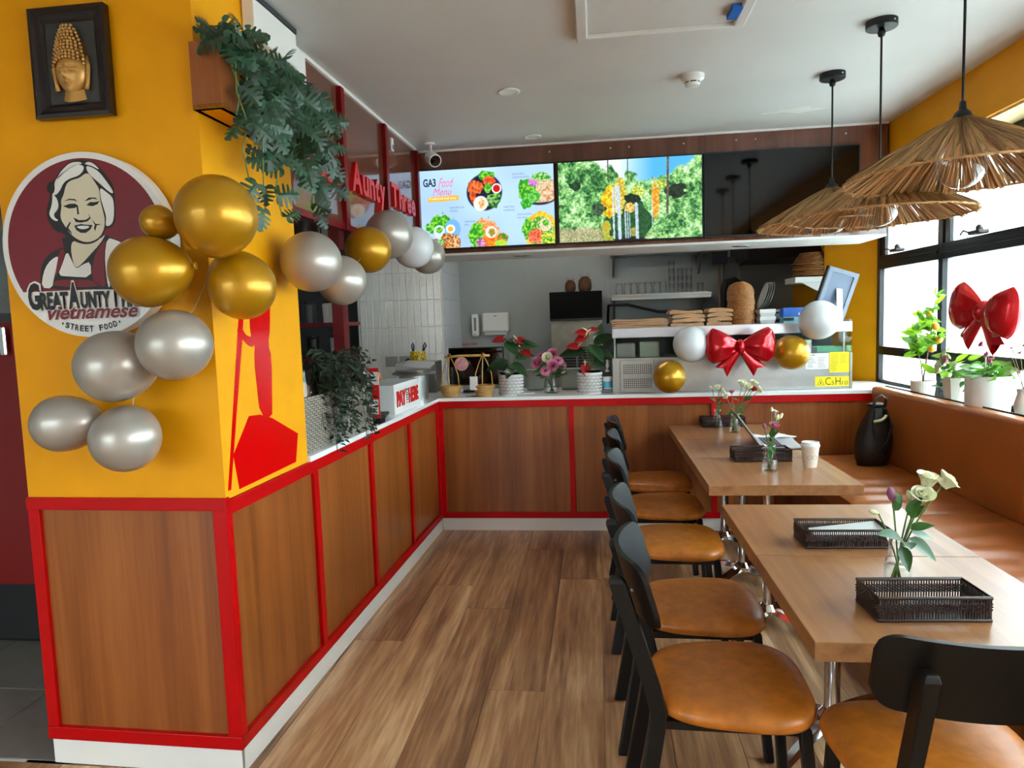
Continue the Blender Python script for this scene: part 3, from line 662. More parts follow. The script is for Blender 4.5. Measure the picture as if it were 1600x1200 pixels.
# ================================================================== BUDDHA RELIEF
bf = thing('picture_frame', 'black moulded frame with golden relief head on yellow column', 'picture', (-.470, -2.75, 2.333))
FW, FH = .128, .166
MB().box(-FW + .03, FW - .03, -.012, -.003, -FH + .03, FH - .03).build('backing', P('slate_backing', (54, 56, 54), .6), bf)
FRM = P('frame_lacquer', (26, 15, 15), .28)
def mould(a, b, inward):
    a = Vector(a); b = Vector(b); pr = [(0, 0), (0, .026), (.012, .03), (.02, .022), (.034, .020), (.044, .012), (.044, 0)]
    d = (b - a).normalized(); inn = Vector(inward); m = MB(); v = []; f = []; n = len(pr)
    for e, sgn in ((a, 1), (b, -1)):
        for u, h in pr: q = e + inn * u + d * u * sgn; v.append((q.x, -.002 - h, q.y))
    for i in range(n): j = (i + 1) % n; f.append((i, j, j + n, i + n))
    f += [tuple(range(n)), tuple(range(2 * n - 1, n - 1, -1))]
    m.add(v, f).build('moulding', FRM, bf)
cs = [(-FW, -FH), (FW, -FH), (FW, FH), (-FW, FH)]
for i, inn in enumerate(((0, 1), (-1, 0), (0, -1), (1, 0))): mould(cs[i], cs[(i + 1) % 4], inn)
BGOLD = P('antique_gold', (206, 156, 84), .36, metal=.4)
def face_h(u, w):      # u in -1..1 across, w in -1..1 up
    r2 = u * u + w * w
    h = .034 * math.sqrt(max(0, 1 - min(1, r2)))
    g = lambda x, y, sx, sy: math.exp(-((u - x) / sx) ** 2 - ((w - y) / sy) ** 2)
    h += .016 * g(0, -.12, .09, .22) + .009 * g(0, -.26, .16, .09) - .010 * (g(-.36, .12, .2, .13) + g(.36, .12, .2, .13)) + .011 * (g(-.36, .05, .2, .07) + g(.36, .05, .2, .07))
    h -= .008 * (g(-.36, -.05, .24, .025) + g(.36, -.05, .24, .025)) + .003 * (g(-.3, .26, .3, .03) * -1 + g(.3, .26, .3, .03) * -1)
    h += .009 * g(0, -.50, .2, .05) + .009 * g(0, -.60, .15, .05) - .009 * g(0, -.55, .24, .018) + .004 * g(0, -.85, .2, .12)
    return max(0, h)
m = MB()
def ff(s, t):
    a = 2 * PI * s; r = t; u, w = r * math.cos(a), r * math.sin(a)
    ww = u * .052 * (1 - .16 * max(0, -w) ** 1.5), -.012 - face_h(u, w), -.03 + w * .068
    return ww
m.grid(ff, 72, 36); m.build('relief_face', BGOLD, bf, smooth=True)
m = MB()
def cap(s, t):
    a = PI * s; r = 1 - t; x = math.cos(a) * .056 * r; z = .006 + math.sin(a) * (.072 + .034 * math.exp(-(math.cos(a) / .5) ** 2)) * r
    return (x, -.012 - .034 * math.sqrt(max(0, 1 - r * r)), z)
m.grid(cap, 40, 12); m.build('relief_crown', P('antique_gold_dark', (104, 70, 32), .45, metal=.4), bf, smooth=True)
m = MB()
for j in range(11):
    zc = .008 + .0098 * j; hw = .057 * math.sqrt(max(.02, 1 - (zc / .118) ** 1.5)); n = int(2 * hw / .0115) + 1
    for i in range(n):
        x = -hw + 2 * hw * (i + (.5 if j % 2 else .0)) / n + hw / n * (0 if j % 2 else 1); q = min(1, abs(x) / max(hw, .001))
        z = zc - .022 * (x / .057) ** 2 * (1 - j / 12); m.ball((x, -.014 - .034 * math.sqrt(1 - q * q * .96) * (1 - .45 * zc / .11), z), .0050, 8, 6)
cr = m.build('relief_curls', BGOLD, bf, smooth=True); cr['kind'] = 'stuff'
for s in (-1, 1):
    m = MB(); m.grid(lambda u, w: (s * (.052 + .008 * math.sin(PI * u) - .004 * w), -.013 - .012 * math.sin(PI * u), .02 - .105 * w + .0), 6, 10)
    m.tube([(s * .052, -.016, .015), (s * .058, -.02, -.02), (s * .054, -.02, -.06), (s * .048, -.02, -.085)], [.005, .007, .006, .008], 8).build('relief_ear', BGOLD, bf, smooth=True)
m = MB(); m.grid(lambda u, w: ((u - .5) * (.066 + .012 * w), -.012 - .016 * math.sin(PI * u), -.082 - .03 * w - .01 * math.sin(PI * u) * w), 12, 4); m.build('relief_neck', BGOLD, bf, smooth=True)

# ================================================================== BALLOONS
def balloon(label, c, r, mt, axis=(0, 0, 1), stretch=1.12, group='party balloons'):
    """axis points from the round end to the knot"""
    t = thing('balloon', label, 'balloon', group=group, M=Matrix.Translation(c) @ Vector(axis).to_track_quat('Z', 'Y').to_matrix().to_4x4())
    prof = []
    for k in range(25):
        th = PI * k / 24; z = -math.cos(th); rad = math.sin(th)
        if z > 0: zz = z * stretch * 1.18; rad *= (1 - .12 * z * z)
        else: zz = z
        prof.append((max(.0005, rad * r), zz * r))
    MB().lathe(prof, 40).build('skin', mt, t, smooth=True)
    top = prof[-1][1]
    MB().lathe([(.004, top - .006), (.006, top + .004), (.012, top + .012), (.011, top + .014), (.003, top + .012)], 14).build('knot', mt, t, smooth=True)
    return t
WHB = P('white_balloon', (216, 218, 220), .25, coat=.3)
B = [('large gold balloon, topmost of the cluster on the column', (.065, -2.93, 1.815), .113, GOLD, (-.5, .5, -.6), 1.0),
     ('small gold balloon tucked behind the cluster beside the round sign', (-.135, -2.90, 1.81), .050, GOLD, (.7, .3, -.4), 1.0),
     ('wide gold balloon covering the right edge of the round sign', (-.16, -2.93, 1.665), .103, GOLD, (1, .15, .1), 1.06),
     ('gold balloon hanging at the corner of the column below the others', (.06, -2.80, 1.62), .100, GOLD, (-.5, .2, .7), 1.04),
     ('round silver balloon at the bottom right rim of the sign', (-.10, -2.92, 1.45), .104, SILV, (.1, 1, .1), 1.0),
     ('large silver balloon just below the round sign', (-.315, -2.90, 1.39), .107, SILV, (.9, .3, .25), 1.1),
     ('leftmost silver balloon, lying sideways over the column edge', (-.50, -2.90, 1.22), .087, SILV, (1, .1, .05), 1.25),
     ('lowest silver balloon on the front of the column', (-.295, -2.90, 1.17), .100, SILV, (-.1, 1, .5), 1.0),
     ('silver balloon in front of the kitchen opening, nearest on the string', (.075, -2.30, 1.735), .112, SILV, (.2, 1, -.2), 1.0),
     ('silver balloon peeking out behind the nearest one on the string', (.06, -1.95, 1.685), .105, SILV, (.1, 1, .2), 1.0),
     ('gold balloon on the string under the wall lettering', (.075, -1.62, 1.845), .108, GOLD, (.1, 1, .1), 1.0),
     ('silver balloon overlapping the wall lettering', (.085, -1.30, 1.955), .122, SILV, (.1, 1, -.2), 1.0),
     ('pearl white balloon between two silver ones on the string', (.10, -.88, 1.93), .118, WHB, (.1, 1, .1), 1.0),
     ('last silver balloon on the string, beside the menu screen', (.09, -.50, 1.915), .112, SILV, (.1, 1, 0), 1.0)]
for lab, c, r, mt, ax, stt in B: balloon(lab, c, r, mt, ax, stt)
STR = P('balloon_string', (200, 200, 200), .5)
tag(MB().tube([b[1] for b in B[8:]] + [(.03, -.25, 1.95)], .0012, 4).build('balloon_string', STR), 'thin string holding the row of balloons under the lettering', 'string')
tag(MB().tube([(-.295, -2.87, 1.22), (-.33, -2.80, 1.28), (-.25, -2.80, 1.42), (-.1, -2.80, 1.56), (-.0, -2.84, 1.70)], .0012, 4).build('balloon_string', STR), 'thin string holding the balloon cluster on the column', 'string')

# ================================================================== RAISED WALL LETTERS
wl = thing('wall_lettering', 'raised red letters Great Aunty Three on the dark gloss panels', 'lettering', M=ML @ Matrix.Translation((-.037, 0, 0)) @ Matrix.Rotation(PI / 2, 4, 'Z'))
def wword(word, y0, y1, zb, hc, hs):
    ws = [1.25] + [.62 if c in 'tr' else .8 for c in word[1:]]; tot = sum(ws); y = y0
    for c, w in zip(word, ws):
        ww = (y1 - y0) * w / tot; lo = zb; hh = hc if c.isupper() else hs
        if c == 'h': hh = hc * .95
        if c == 't': hh = hs * 1.2
        if c == 'y': lo = zb - .05; hh = hs + .05
        link('letter', textmesh(c, (y + ww * .06, y + ww * .94, lo, lo + hh), GLETTER, depth=.022, bold=.03), wl)
        y += ww
wword('Great', -2.05, -1.57, 2.150, .155, .105)
wword('Aunty', -1.425, -.91, 2.165, .150, .105)
wword('Three', -.80, -.30, 2.190, .135, .10)

# ================================================================== SCREENS
def screen_mesh(name, img, w, h):
    H, Wd = img.shape[:2]
    xs_ = np.linspace(0, w, Wd + 1); zs = np.linspace(0, h, H + 1)
    X, Z = np.meshgrid(xs_, zs); v = np.stack([X.ravel(), np.zeros(X.size), Z.ravel()], 1)
    idx = np.arange((H + 1) * (Wd + 1)).reshape(H + 1, Wd + 1)
    q = np.stack([idx[:-1, :-1], idx[:-1, 1:], idx[1:, 1:], idx[1:, :-1]], -1).reshape(-1, 4)
    me = bpy.data.meshes.new(name); me.vertices.add(len(v)); me.vertices.foreach_set('co', v.ravel())
    me.loops.add(q.size); me.loops.foreach_set('vertex_index', q.ravel()); me.polygons.add(len(q))
    me.polygons.foreach_set('loop_start', np.arange(0, q.size, 4)); me.update(calc_edges=True)
    at = me.color_attributes.new('Col', 'FLOAT_COLOR', 'CORNER')
    im = img[::-1].reshape(-1, 3); im = np.where(im <= .04045, im / 12.92, ((im + .055) / 1.055) ** 2.4)
    c = np.repeat(np.concatenate([im, np.ones((len(im), 1))], 1), 4, axis=0); at.data.foreach_set('color', c.astype(np.float32).ravel())
    return me
rng = np.random.default_rng(11)
def vnoise(H, Wd, cell):
    gh, gw = int(H / cell) + 2, int(Wd / cell) + 2; g = rng.random((gh, gw))
    yy = np.arange(H) / cell; xx = np.arange(Wd) / cell; y0 = yy.astype(int); x0 = xx.astype(int); fy = (yy - y0)[:, None]; fx = (xx - x0)[None]
    fy = fy * fy * (3 - 2 * fy); fx = fx * fx * (3 - 2 * fx)
    a = g[y0][:, x0]; b = g[y0][:, x0 + 1]; c = g[y0 + 1][:, x0]; d = g[y0 + 1][:, x0 + 1]
    return (a * (1 - fx) + b * fx) * (1 - fy) + (c * (1 - fx) + d * fx) * fy
HH, WW = 168, 300
U_, V_ = np.meshgrid((np.arange(WW) + .5) / WW, (np.arange(HH) + .5) / HH)
def blob(img, cx, cy, rx, ry, c1, c2=None, rag=0.0, cell=6, ang=0.0):
    dx = (U_ - cx); dy = (V_ - cy) * HH / WW; ca, sa = math.cos(ang), math.sin(ang)
    d = np.sqrt(((dx * ca + dy * sa) / rx) ** 2 + ((-dx * sa + dy * ca) / ry) ** 2)
    if rag: d = d + (vnoise(HH, WW, cell) - .5) * rag
    k = np.clip((1 - d) * 12, 0, 1)[..., None]; c1 = np.array(c1) / 255
    if c2 is not None:
        n = np.clip((vnoise(HH, WW, cell * .6) - .25) * 2, 0, 1)[..., None]; c = c1 * (1 - n) + np.array(c2) / 255 * n
    else: c = c1
    img[:] = img * (1 - k) + c * k
G1, G2 = (40, 150, 30), (150, 225, 70)
menu = np.zeros((HH, WW, 3)); menu[:] = np.array((178, 214, 246)) / 255
menu += ((vnoise(HH, WW, 70) - .5) * .10)[..., None] + (.06 * (1 - V_))[..., None]
# dish: dark plate, roast leg, salad, sauce, rice
blob(menu, .495, .31, .135, .135, (22, 26, 62)); blob(menu, .515, .10, .06, .035, G1, G2, .5); blob(menu, .53, .17, .05, .035, (226, 60, 26), (250, 120, 60), .3)
blob(menu, .43, .24, .06, .05, (214, 78, 30), (246, 140, 70), .3); blob(menu, .41, .34, .025, .06, (190, 60, 24), (236, 120, 60), .3); blob(menu, .52, .26, .03, .04, G1, G2, .4)
blob(menu, .585, .27, .038, .038, (246, 244, 240)); blob(menu, .585, .27, .027, .027, (214, 20, 24)); blob(menu, .57, .37, .05, .02, G1, G2, .5); blob(menu, .555, .44, .05, .045, (30, 90, 30), (150, 200, 120), .6)
blob(menu, .465, .45, .056, .056, (244, 240, 226)); blob(menu, .475, .45, .025, .035, (230, 150, 70), (250, 220, 180), .6, 4)
# noodle bowl
blob(menu, .90, .34, .155, .098, (32, 30, 60)); blob(menu, .90, .325, .145, .09, (236, 226, 196), (206, 170, 110), 0, 4); blob(menu, .80, .30, .065, .07, G1, G2, .5); blob(menu, .80, .47, .04, .05, (40, 160, 40), (120, 220, 90), .3, ang=.6)
blob(menu, .855, .40, .05, .045, (60, 170, 50), (140, 220, 110), .3); blob(menu, .85, .22, .035, .03, (170, 70, 190), (236, 150, 236), .4, 4); blob(menu, .91, .15, .07, .03, G1, (190, 230, 150), .5); blob(menu, .96, .38, .055, .06, (206, 140, 90), (246, 220, 190), .3)
# grilled meat plate with egg
blob(menu, .155, .70, .10, .08, G1, G2, .6); blob(menu, .25, .76, .062, .075, (120, 186, 236)); blob(menu, .235, .755, .036, .034, (246, 246, 244)); blob(menu, .235, .755, .02, .018, (246, 186, 30))
blob(menu, .15, .785, .045, .05, (214, 236, 246)); blob(menu, .15, .765, .025, .02, G1, G2, .5, 4); blob(menu, .215, .92, .065, .065, (150, 80, 34), (240, 190, 120), .4, 5); blob(menu, .275, .93, .03, .06, (150, 70, 34), (246, 206, 150), .4, 5)
blob(menu, .12, .95, .045, .045, (222, 36, 30)); blob(menu, .15, .92, .03, .03, (60, 160, 50), (214, 240, 180), .3, 4)
# salad bowl
blob(menu, .50, .83, .095, .11, (250, 190, 130), (246, 130, 60), .4, 5); blob(menu, .43, .85, .06, .10, G1, G2, .5); blob(menu, .53, .97, .085, .06, (240, 90, 20), (255, 170, 50), .3, 4); blob(menu, .455, .95, .035, .035, (130, 30, 90), (230, 170, 220), .4, 3)
blob(menu, .535, .82, .045, .045, (236, 236, 214)); blob(menu, .54, .82, .025, .03, (120, 150, 50), (226, 150, 90), .4, 3); blob(menu, .62, .90, .045, .04, G1, (246, 120, 60), .5); blob(menu, .60, .97, .05, .03, (220, 220, 60), G2, .4)
# vermicelli bowl
blob(menu, .895, .83, .125, .135, (246, 170, 30), (250, 220, 60), .15, 7); blob(menu, .90, .84, .10, .11, (60, 160, 40), (230, 230, 150), 0, 5); blob(menu, .80, .80, .04, .08, G1, G2, .4); blob(menu, .86, .90, .06, .05, (226, 60, 30), (250, 150, 110), .5, 4)
blob(menu, .935, .76, .045, .05, (240, 236, 214), (226, 190, 150), .2, 4); blob(menu, .935, .735, .025, .025, G1, G2, .3, 3); blob(menu, .955, .94, .06, .06, G1, (240, 230, 80), .5, 5)
# heading underlay pill
k = ((np.abs((V_ - .365) + (U_ - .19) * .05) < .032) & (U_ > .075) & (U_ < .305))[..., None]; menu = np.where(k, np.array((246, 190, 62)) / 255, menu)
menu = np.clip(menu, 0, 1)
HH, WW = 214, 380
U_, V_ = np.meshgrid((np.arange(WW) + .5) / WW, (np.arange(HH) + .5) / HH)
fall = np.zeros((HH, WW, 3)); n0, n1, n2, n3 = vnoise(HH, WW, 2.2), vnoise(HH, WW, 5), vnoise(HH, WW, 13), vnoise(HH, WW, 45)
fol = np.clip(n0 * .26 + n1 * .36 + n2 * .40 + n3 * .40 - .16, 0, 1)
stop = [(.0, (14, 40, 26)), (.28, (38, 92, 50)), (.48, (104, 176, 92)), (.66, (178, 228, 150)), (.85, (226, 250, 214)), (1.0, (246, 255, 240))]
fall = np.stack([np.interp(fol, [q[0] for q in stop], [q[1][c] / 255 for q in stop]) for c in range(3)], -1)
def blend(mask, c): global fall; fall = fall * (1 - mask[..., None]) + c * mask[..., None]
def mixc(c1, c2, n): return np.array(c1) / 255 + (np.array(c2) / 255 - np.array(c1) / 255) * n[..., None]
soft = lambda d, k=25: np.clip(d * k + .5, 0, 1)
skyline = .20 + .10 * n2 - 1.1 * np.maximum(0, np.abs(U_ - .60) - .13) - .10 * np.exp(-((U_ - .50) / .04) ** 2) - .04 * np.exp(-((U_ - .37) / .03) ** 2)
blend(soft(skyline - V_), mixc((240, 252, 255), (84, 186, 248), np.clip((U_ - .42) * 4, 0, 1)))
blend(soft(.10 - np.abs(V_ - .95) - .3 * np.maximum(0, U_ - .25) + .05 * n1) * .7, mixc((150, 120, 90), (236, 214, 176), n0))
blend(soft(.30 * (1 - ((U_ - .49) / .17) ** 2) - np.abs(V_ - .78) + .05 * n2, 40), mixc((8, 44, 28), (56, 126, 62), n1 * .6 + n0 * .4))
blob(fall, .37, .50, .075, .115, (206, 150, 14), (252, 226, 40), .35, 9); blob(fall, .435, .44, .045, .13, (190, 160, 40), (246, 230, 110), .35, 7); blob(fall, .555, .40, .05, .035, (150, 180, 40), (240, 240, 130), .5, 6)
blob(fall, .52, .49, .06, .035, (8, 24, 18), (34, 60, 40), .4, 6); blob(fall, .50, .60, .04, .04, (196, 150, 60), (250, 222, 130), .4, 6); blob(fall, .68, .50, .03, .14, (220, 140, 36), (252, 206, 90), .3, 6); blob(fall, .71, .34, .045, .03, (150, 170, 40), (236, 230, 120), .5, 6)
blob(fall, .335, .84, .035, .05, (200, 160, 40), (170, 210, 80), .5, 7); blob(fall, .345, .97, .05, .02, (226, 190, 60), (120, 170, 60), .5, 6); blob(fall, .53, .90, .03, .035, (200, 170, 70), (130, 150, 70), .3, 6); blob(fall, .50, 1.0, .12, .025, (14, 24, 18), (40, 44, 34), .4, 6)
blob(fall, .82, .42, .07, .05, (16, 34, 24), (44, 60, 40), .6, 9); blob(fall, .12, .30, .05, .03, (18, 46, 32), (40, 80, 50), .6, 9); blob(fall, .28, .60, .05, .05, (26, 50, 40), (80, 110, 80), .6, 8)
for x0, w_, a_, b_ in ((.385, .007, .33, .98), (.405, .006, .32, .66), (.422, .010, .32, .99), (.433, .004, .4, .98), (.467, .005, .62, .98), (.483, .004, .66, .98), (.497, .003, .66, .97), (.545, .009, .54, .99), (.556, .003, .56, .99), (.655, .003, .5, .86)):
    blend(soft(w_ * (.7 + .5 * n1) - np.abs(U_ - x0 - .010 * (V_ - .6)), 220) * (V_ > a_) * (V_ < b_) * .92, mixc((160, 196, 236), (250, 252, 255), n0))
blend(soft(.008 - np.abs(U_ - .770 + .012 * V_), 260) * (V_ < .70), mixc((60, 54, 50), (140, 124, 110), n1)); blend(soft(.004 - np.abs(U_ - .352), 300) * (V_ < .26), mixc((70, 60, 54), (110, 100, 90), n1)); blend(soft(.003 - np.abs(U_ - .49), 300) * (V_ < .28), mixc((70, 60, 54), (110, 100, 90), n1))
fall = np.clip(fall, 0, 1)
SCREEN = vcolmat('screen_picture', emit=1.05)
def make_tv(label, x0, x1, img=None):
    t = thing('wall_screen', label, 'television', (x0, -.16, 1.987), rz=0, group='television screens above the counter')
    w = x1 - x0; h = .531
    MB().box(0, w, 0, .045, 0, h).build('casing', BLKMAT, t)
    bz = .008
    for a in ((0, w, 0, bz), (0, w, h - bz, h), (0, bz, bz, h - bz), (w - bz, w, bz, h - bz)): MB().box(a[0], a[1], -.006, 0, a[2], a[3]).build('bezel', BLKMAT, t)
    if img is None: MB().box(bz, w - bz, -.002, 0, bz, h - bz).build('display', GLOSSB, t)
    else: link('display', screen_mesh('display', img, w - 2 * bz, h - 2 * bz), t, loc=(bz, -.001, bz)).data.materials.append(SCREEN)
    MB().box(w * .5 - .015, w * .5 + .015, .0, .012, -.01, 0).build('sensor', BLKMAT, t)
    return t
tv1 = make_tv('lit menu screen showing plates of food on pale blue', -.048, .884, menu)
tv2 = make_tv('lit screen showing a waterfall among green trees', .898, 1.832, fall)
tv3 = make_tv('switched-off black screen on the right', 1.838, 2.786)
def scr_text(body, u0, u1, v0, v1, rgb, bold=0.0, shear=0.0, em=1.0):
    mt = P('screen_ink', rgb, .5, emit=em); w, h = .932, .531
    link('lettering', textmesh(body, (u0 * w, u1 * w, (1 - v1) * h, (1 - v0) * h), mt, bold=bold, shear=shear, y=-.0025), tv1)
scr_text('GA3', .052, .145, .115, .215, (24, 40, 58), .03); scr_text('Food', .165, .275, .115, .225, (226, 92, 140), .0, .4); scr_text('Menu', .12, .26, .235, .33, (226, 92, 140), .0, .4)
scr_text('Traditional and tasty', .09, .29, .35, .385, (250, 240, 220))
for b in (('GRILLED PORK CHOP', .24, .345, .475, .497), ('AND RICE', .24, .295, .515, .537), ('CRISPY SKIN', .63, .705, .50, .522), ('CHICKEN RICE', .63, .71, .54, .562), ('ROAST PORK &', .70, .785, .105, .127), ('NOODLE RICE BOWL', .70, .82, .145, .167),
          ('VEGAN SALAD', .345, .425, .655, .677), ('BOWL', .345, .375, .695, .717), ('VEGAN CHICKEN &', .725, .83, .60, .622), ('TOFU RICE', .725, .79, .64, .662)): scr_text(*b, (70, 92, 116))
# ================================================================== DISPLAY CASE ON BACK COUNTER
CT = .962
dc = thing('display_case', 'steel refrigerated display case with glass front on back counter', 'display case', (1.24, .1, CT))
WD = 1.60
MB().box(0, WD, 0, .40, 0, .245).build('base_cabinet', STEEL, dc, bevel=.004)
MB().box(.0, .045, -.006, 0, .0, .245).build('corner_trim', STEEL, dc); MB().box(WD - .014, WD, -.006, 0, 0, .245).build('corner_trim', STEEL, dc)
gp = MB().box(.05, .285, -.012, 0, .015, .232).build('grille_panel', STEEL, dc, bevel=.004)
hole = MB()
for r0 in (.035, .135):
    for j in range(5):
        for i in range(14): hole.box(.075 + i * .0142, .0825 + i * .0142, -.0135, -.012, r0 + j * .0142, r0 + .0075 + j * .0142)
hp = hole.build('grille_holes', BLKMAT, gp); hp['kind'] = 'stuff'
MB().box(0, WD, .0, .40, .385, .455).build('top_shelf', P('shelf_alu', (196, 198, 206), .28, metal=.6), dc, bevel=.004)
MB().box(0, WD, .004, .010, .245, .385).build('front_glass', CASEG, dc); MB().box(.006, WD - .006, .385, .395, .245, .385).build('rear_panel', BLKMAT, dc)
MB().box(0, .006, .01, .40, .245, .385).build('side_glass', CASEG, dc); MB().box(WD - .006, WD, .01, .40, .245, .47).build('side_glass', CASEG, dc)
for x in (.012, WD - .055): MB().box(x, x + .012, .01, .022, .245, .385).build('glass_post', STEEL, dc)
CTZ = CT + .245
BL = P('food_herbs', (110, 128, 74), .6, noise=.4, nscale=60)
tub = P('clear_tub', (168, 178, 160), .3)
def box_pan(label, x0, x1, y0, y1, h, mt, food=None):
    t = thing('food_pan', label, 'food pan', (1.24 + x0, .1, CTZ), group='pans in the display case'); w = x1 - x0
    MB().box(0, w, y0, y0 + .006, 0, h).build('front_wall', mt, t); MB().box(0, w, y1 - .006, y1, 0, h).build('rear_wall', mt, t)
    MB().box(0, .006, y0, y1, 0, h).build('side_wall', mt, t); MB().box(w - .006, w, y0, y1, 0, h).build('side_wall', mt, t); MB().box(0, w, y0, y1, 0, .004).build('pan_floor', mt, t)
    if food:
        m = MB(); m.grid(lambda u, v: (.006 + (w - .012) * u, y0 + .006 + (y1 - y0 - .012) * v, h * .7 + .012 * math.sin(23 * u + 3) * math.cos(17 * v)), 12, 12); m.build('food', food, t, smooth=True)
box_pan('shiny steel food pan at the left end of the display case', .03, .165, .05, .25, .10, DSTEEL)
box_pan('clear tub of green herbs inside the display case', .19, .33, .05, .25, .105, tub, BL)
box_pan('steel pan of salad hidden behind the red bow in the display case', .60, .85, .06, .30, .08, STEEL, BL)
box_pan('wide pan of brown food near the right end of the display case', 1.15, 1.36, .06, .30, .09, STEEL, P('food_brown', (120, 84, 44), .6, noise=.4, nscale=50))
box_pan('pale green tub at the far right of the display case', 1.38, 1.56, .03, .2, .04, P('tub_green', (130, 196, 164), .4))
# stickers on the case front
def sticker(name, label, x0, x1, z0, z1, mt):
    t = thing(name, label, 'sticker', (1.24, .0985, CT)); MB().box(x0, x1, -.0008, .0005, z0, z1).build('sheet', mt, t); return t
t = sticker('paper_label', 'white printed data label on the display case front', 1.30, 1.45, .137, .245, PRW)
link('lettering', textmesh('POLAR', (1.31, 1.36, .228, .237), INKK, bold=.03, y=-.0012), t)
m = MB(); rr = random.Random(8)
for r_i in range(7):
    for c_i in range(2):
        x = 1.312 + c_i * .068; m.box(x, x + rr.uniform(.03, .055), -.0012, -.0008, .150 + r_i * .0105, .1525 + r_i * .0105)
m.build('print_lines', INKG, t)
t = sticker('notice_label', 'yellow printed notice stuck on the display case corner', 1.455, 1.583, .112, .250, YSTK)
m = MB()
for r_i in range(10):
    m.box(1.462, 1.462 + rr.uniform(.035, .052), -.0012, -.0008, .122 + r_i * .0118, .1245 + r_i * .0118)
    if r_i > 4: m.box(1.525, 1.525 + rr.uniform(.03, .05), -.0012, -.0008, .122 + r_i * .0118, .1245 + r_i * .0118)
m.build('print_lines', P('ink_olive', (120, 104, 10), .6), t)
t = sticker('warning_label', 'yellow warning label reading C5H10 on the display case', 1.362, 1.583, .018, .085, YSTK)
for s_, a, b, z0, z1 in (('C', 1.428, 1.464, .027, .078), ('5', 1.468, 1.486, .027, .055), ('H', 1.494, 1.527, .027, .078), ('10', 1.536, 1.574, .027, .055)):
    link('lettering', textmesh(s_, (a, b, z0, z1), P('ink_brown', (70, 56, 10), .6), y=-.0012), t)
tri = [(1.374, .027), (1.422, .027), (1.398, .068)]
m = MB()
for i in range(3): a = tri[i]; b = tri[(i + 1) % 3]; m.bar((a[0], -.001, a[1]), (b[0], -.001, b[1]), .0006, .003)
m.box(1.394, 1.402, -.0014, -.0008, .034, .05); m.build('triangle_mark', P('ink_brown2', (70, 56, 10), .6), t)
# ---- things on top of the case
TS = CT + .455
def bagpile(group, x0, x1, y0, y1, labs, th):
    z = TS; rr = random.Random(int(x0 * 1000))
    for lb in labs:
        j = rr.uniform(-.008, .008); m = MB(); w = x1 - x0; d = y1 - y0; ph = rr.uniform(0, 6)
        f1 = lambda u, v: (x0 + j + w * u, y0 + d * v, z + th * (.82 + .18 * math.sin(5 * u + ph)) * (1 if .02 < u < .98 else .6)); f0 = lambda u, v: (x0 + j + w * u, y0 + d * v, z)
        n = 13 * 3; m.grid(f0, 12, 2); m.grid(f1, 12, 2)
        ring = list(range(13)) + [25, 38] + list(range(37, 25, -1)) + [13]
        for a, b in zip(ring, ring[1:] + ring[:1]): m.f.append((a, b, b + n, a + n))
        o = m.build('paper_bag', KRAFT); tag(o, lb, 'paper bag', group)
        z += th
bagpile('flat pile of paper bags', 1.245, 1.63, .14, .42, ['bottom of the wide flat pile of brown paper bags', 'lower middle bag of the wide flat paper bag pile', 'upper middle bag of the wide flat paper bag pile', 'top of the wide flat pile of brown paper bags'], .016)
bagpile('tall pile of folded paper bags', 1.65, 1.875, .14, .38, ['lowest bundle in the tall pile of folded paper bags', 'second bundle from below in the tall paper bag pile', 'third bundle from below in the tall paper bag pile', 'top bundle of the tall pile of folded paper bags'], .029)
bagpile('small pile of folded paper bags', 1.90, 2.07, .14, .36, ['lowest bundle of the small paper bag pile beside the baskets', 'middle bundle of the small paper bag pile beside the baskets', 'upper bundle of the small paper bag pile beside the baskets', 'top bundle of the small paper bag pile beside the baskets'], .03)
# stacked rattan bowls
bp = []
for r, z in ((.03, .088), (.06, .082), (.078, .062), (.086, .03), (.09, 0)): bp.append((r, z))
m = MB()
for k in range(20):
    s = k / 19; z = .0 + .088 * s; r = .09 * math.sqrt(max(0, 1 - (s * .96) ** 2.6)); ring = [((r + .002 * math.sin(24 * a + (k % 2) * PI)) * math.cos(a), (r + .002 * math.sin(24 * a + (k % 2) * PI)) * math.sin(a), z) for a in [2 * PI * i / 48 for i in range(48)]]
    m.tube(ring, .0032, 5, closed=True)
m.ball((0, 0, .086), .01, 8, 6)
bowl_me = m.mesh('rattan_bowl', RATTAN, True)
words_ = ['lowest', 'second from below', 'third from below', 'fourth from below', 'fifth from below', 'second from the top', 'topmost']
for k, w in enumerate(words_):
    o = link('rattan_bowl', bowl_me, loc=(2.145 + .004 * math.sin(k * 2), .26, TS + .001 + k * .034), rot=(.05 * math.sin(k * 3) if k else 0, .05 * math.cos(k * 5) if k else 0, k)); tag(o, 'upturned rattan bowl, %s in the stack on the display case' % w, 'bowl', 'stacked rattan bowls')
for k, (lb, z) in enumerate((('lower white foam takeaway box beside the rattan bowls', 0), ('upper white foam takeaway box beside the rattan bowls', .05))):
    t = thing('foam_box', lb, 'box', (2.255, .18, TS + z), group='foam takeaway boxes'); MB().lathe([(.062, 0), (.075, .024), (.075, .049)], 4, Matrix.Translation((.058, .06, 0)) @ Matrix.Rotation(PI / 4, 4, 'Z')).build('tub', WPLAS, t); MB().box(.004, .112, .005, .115, .0245, .0275).build('lid_edge', PRW, t)
t = thing('glove_box', 'blue cardboard glove box on the display case', 'box', (2.42, .2, TS + .042)); MB().box(0, .135, 0, .1, 0, .062).build('carton', BLUE, t, bevel=.002); MB().box(.135, .22, 0, .1, 0, .062).build('side', KRAFT, t)
link('lettering', textmesh('M', (.10, .122, .008, .026), PRW, bold=.03, y=-.001), t)
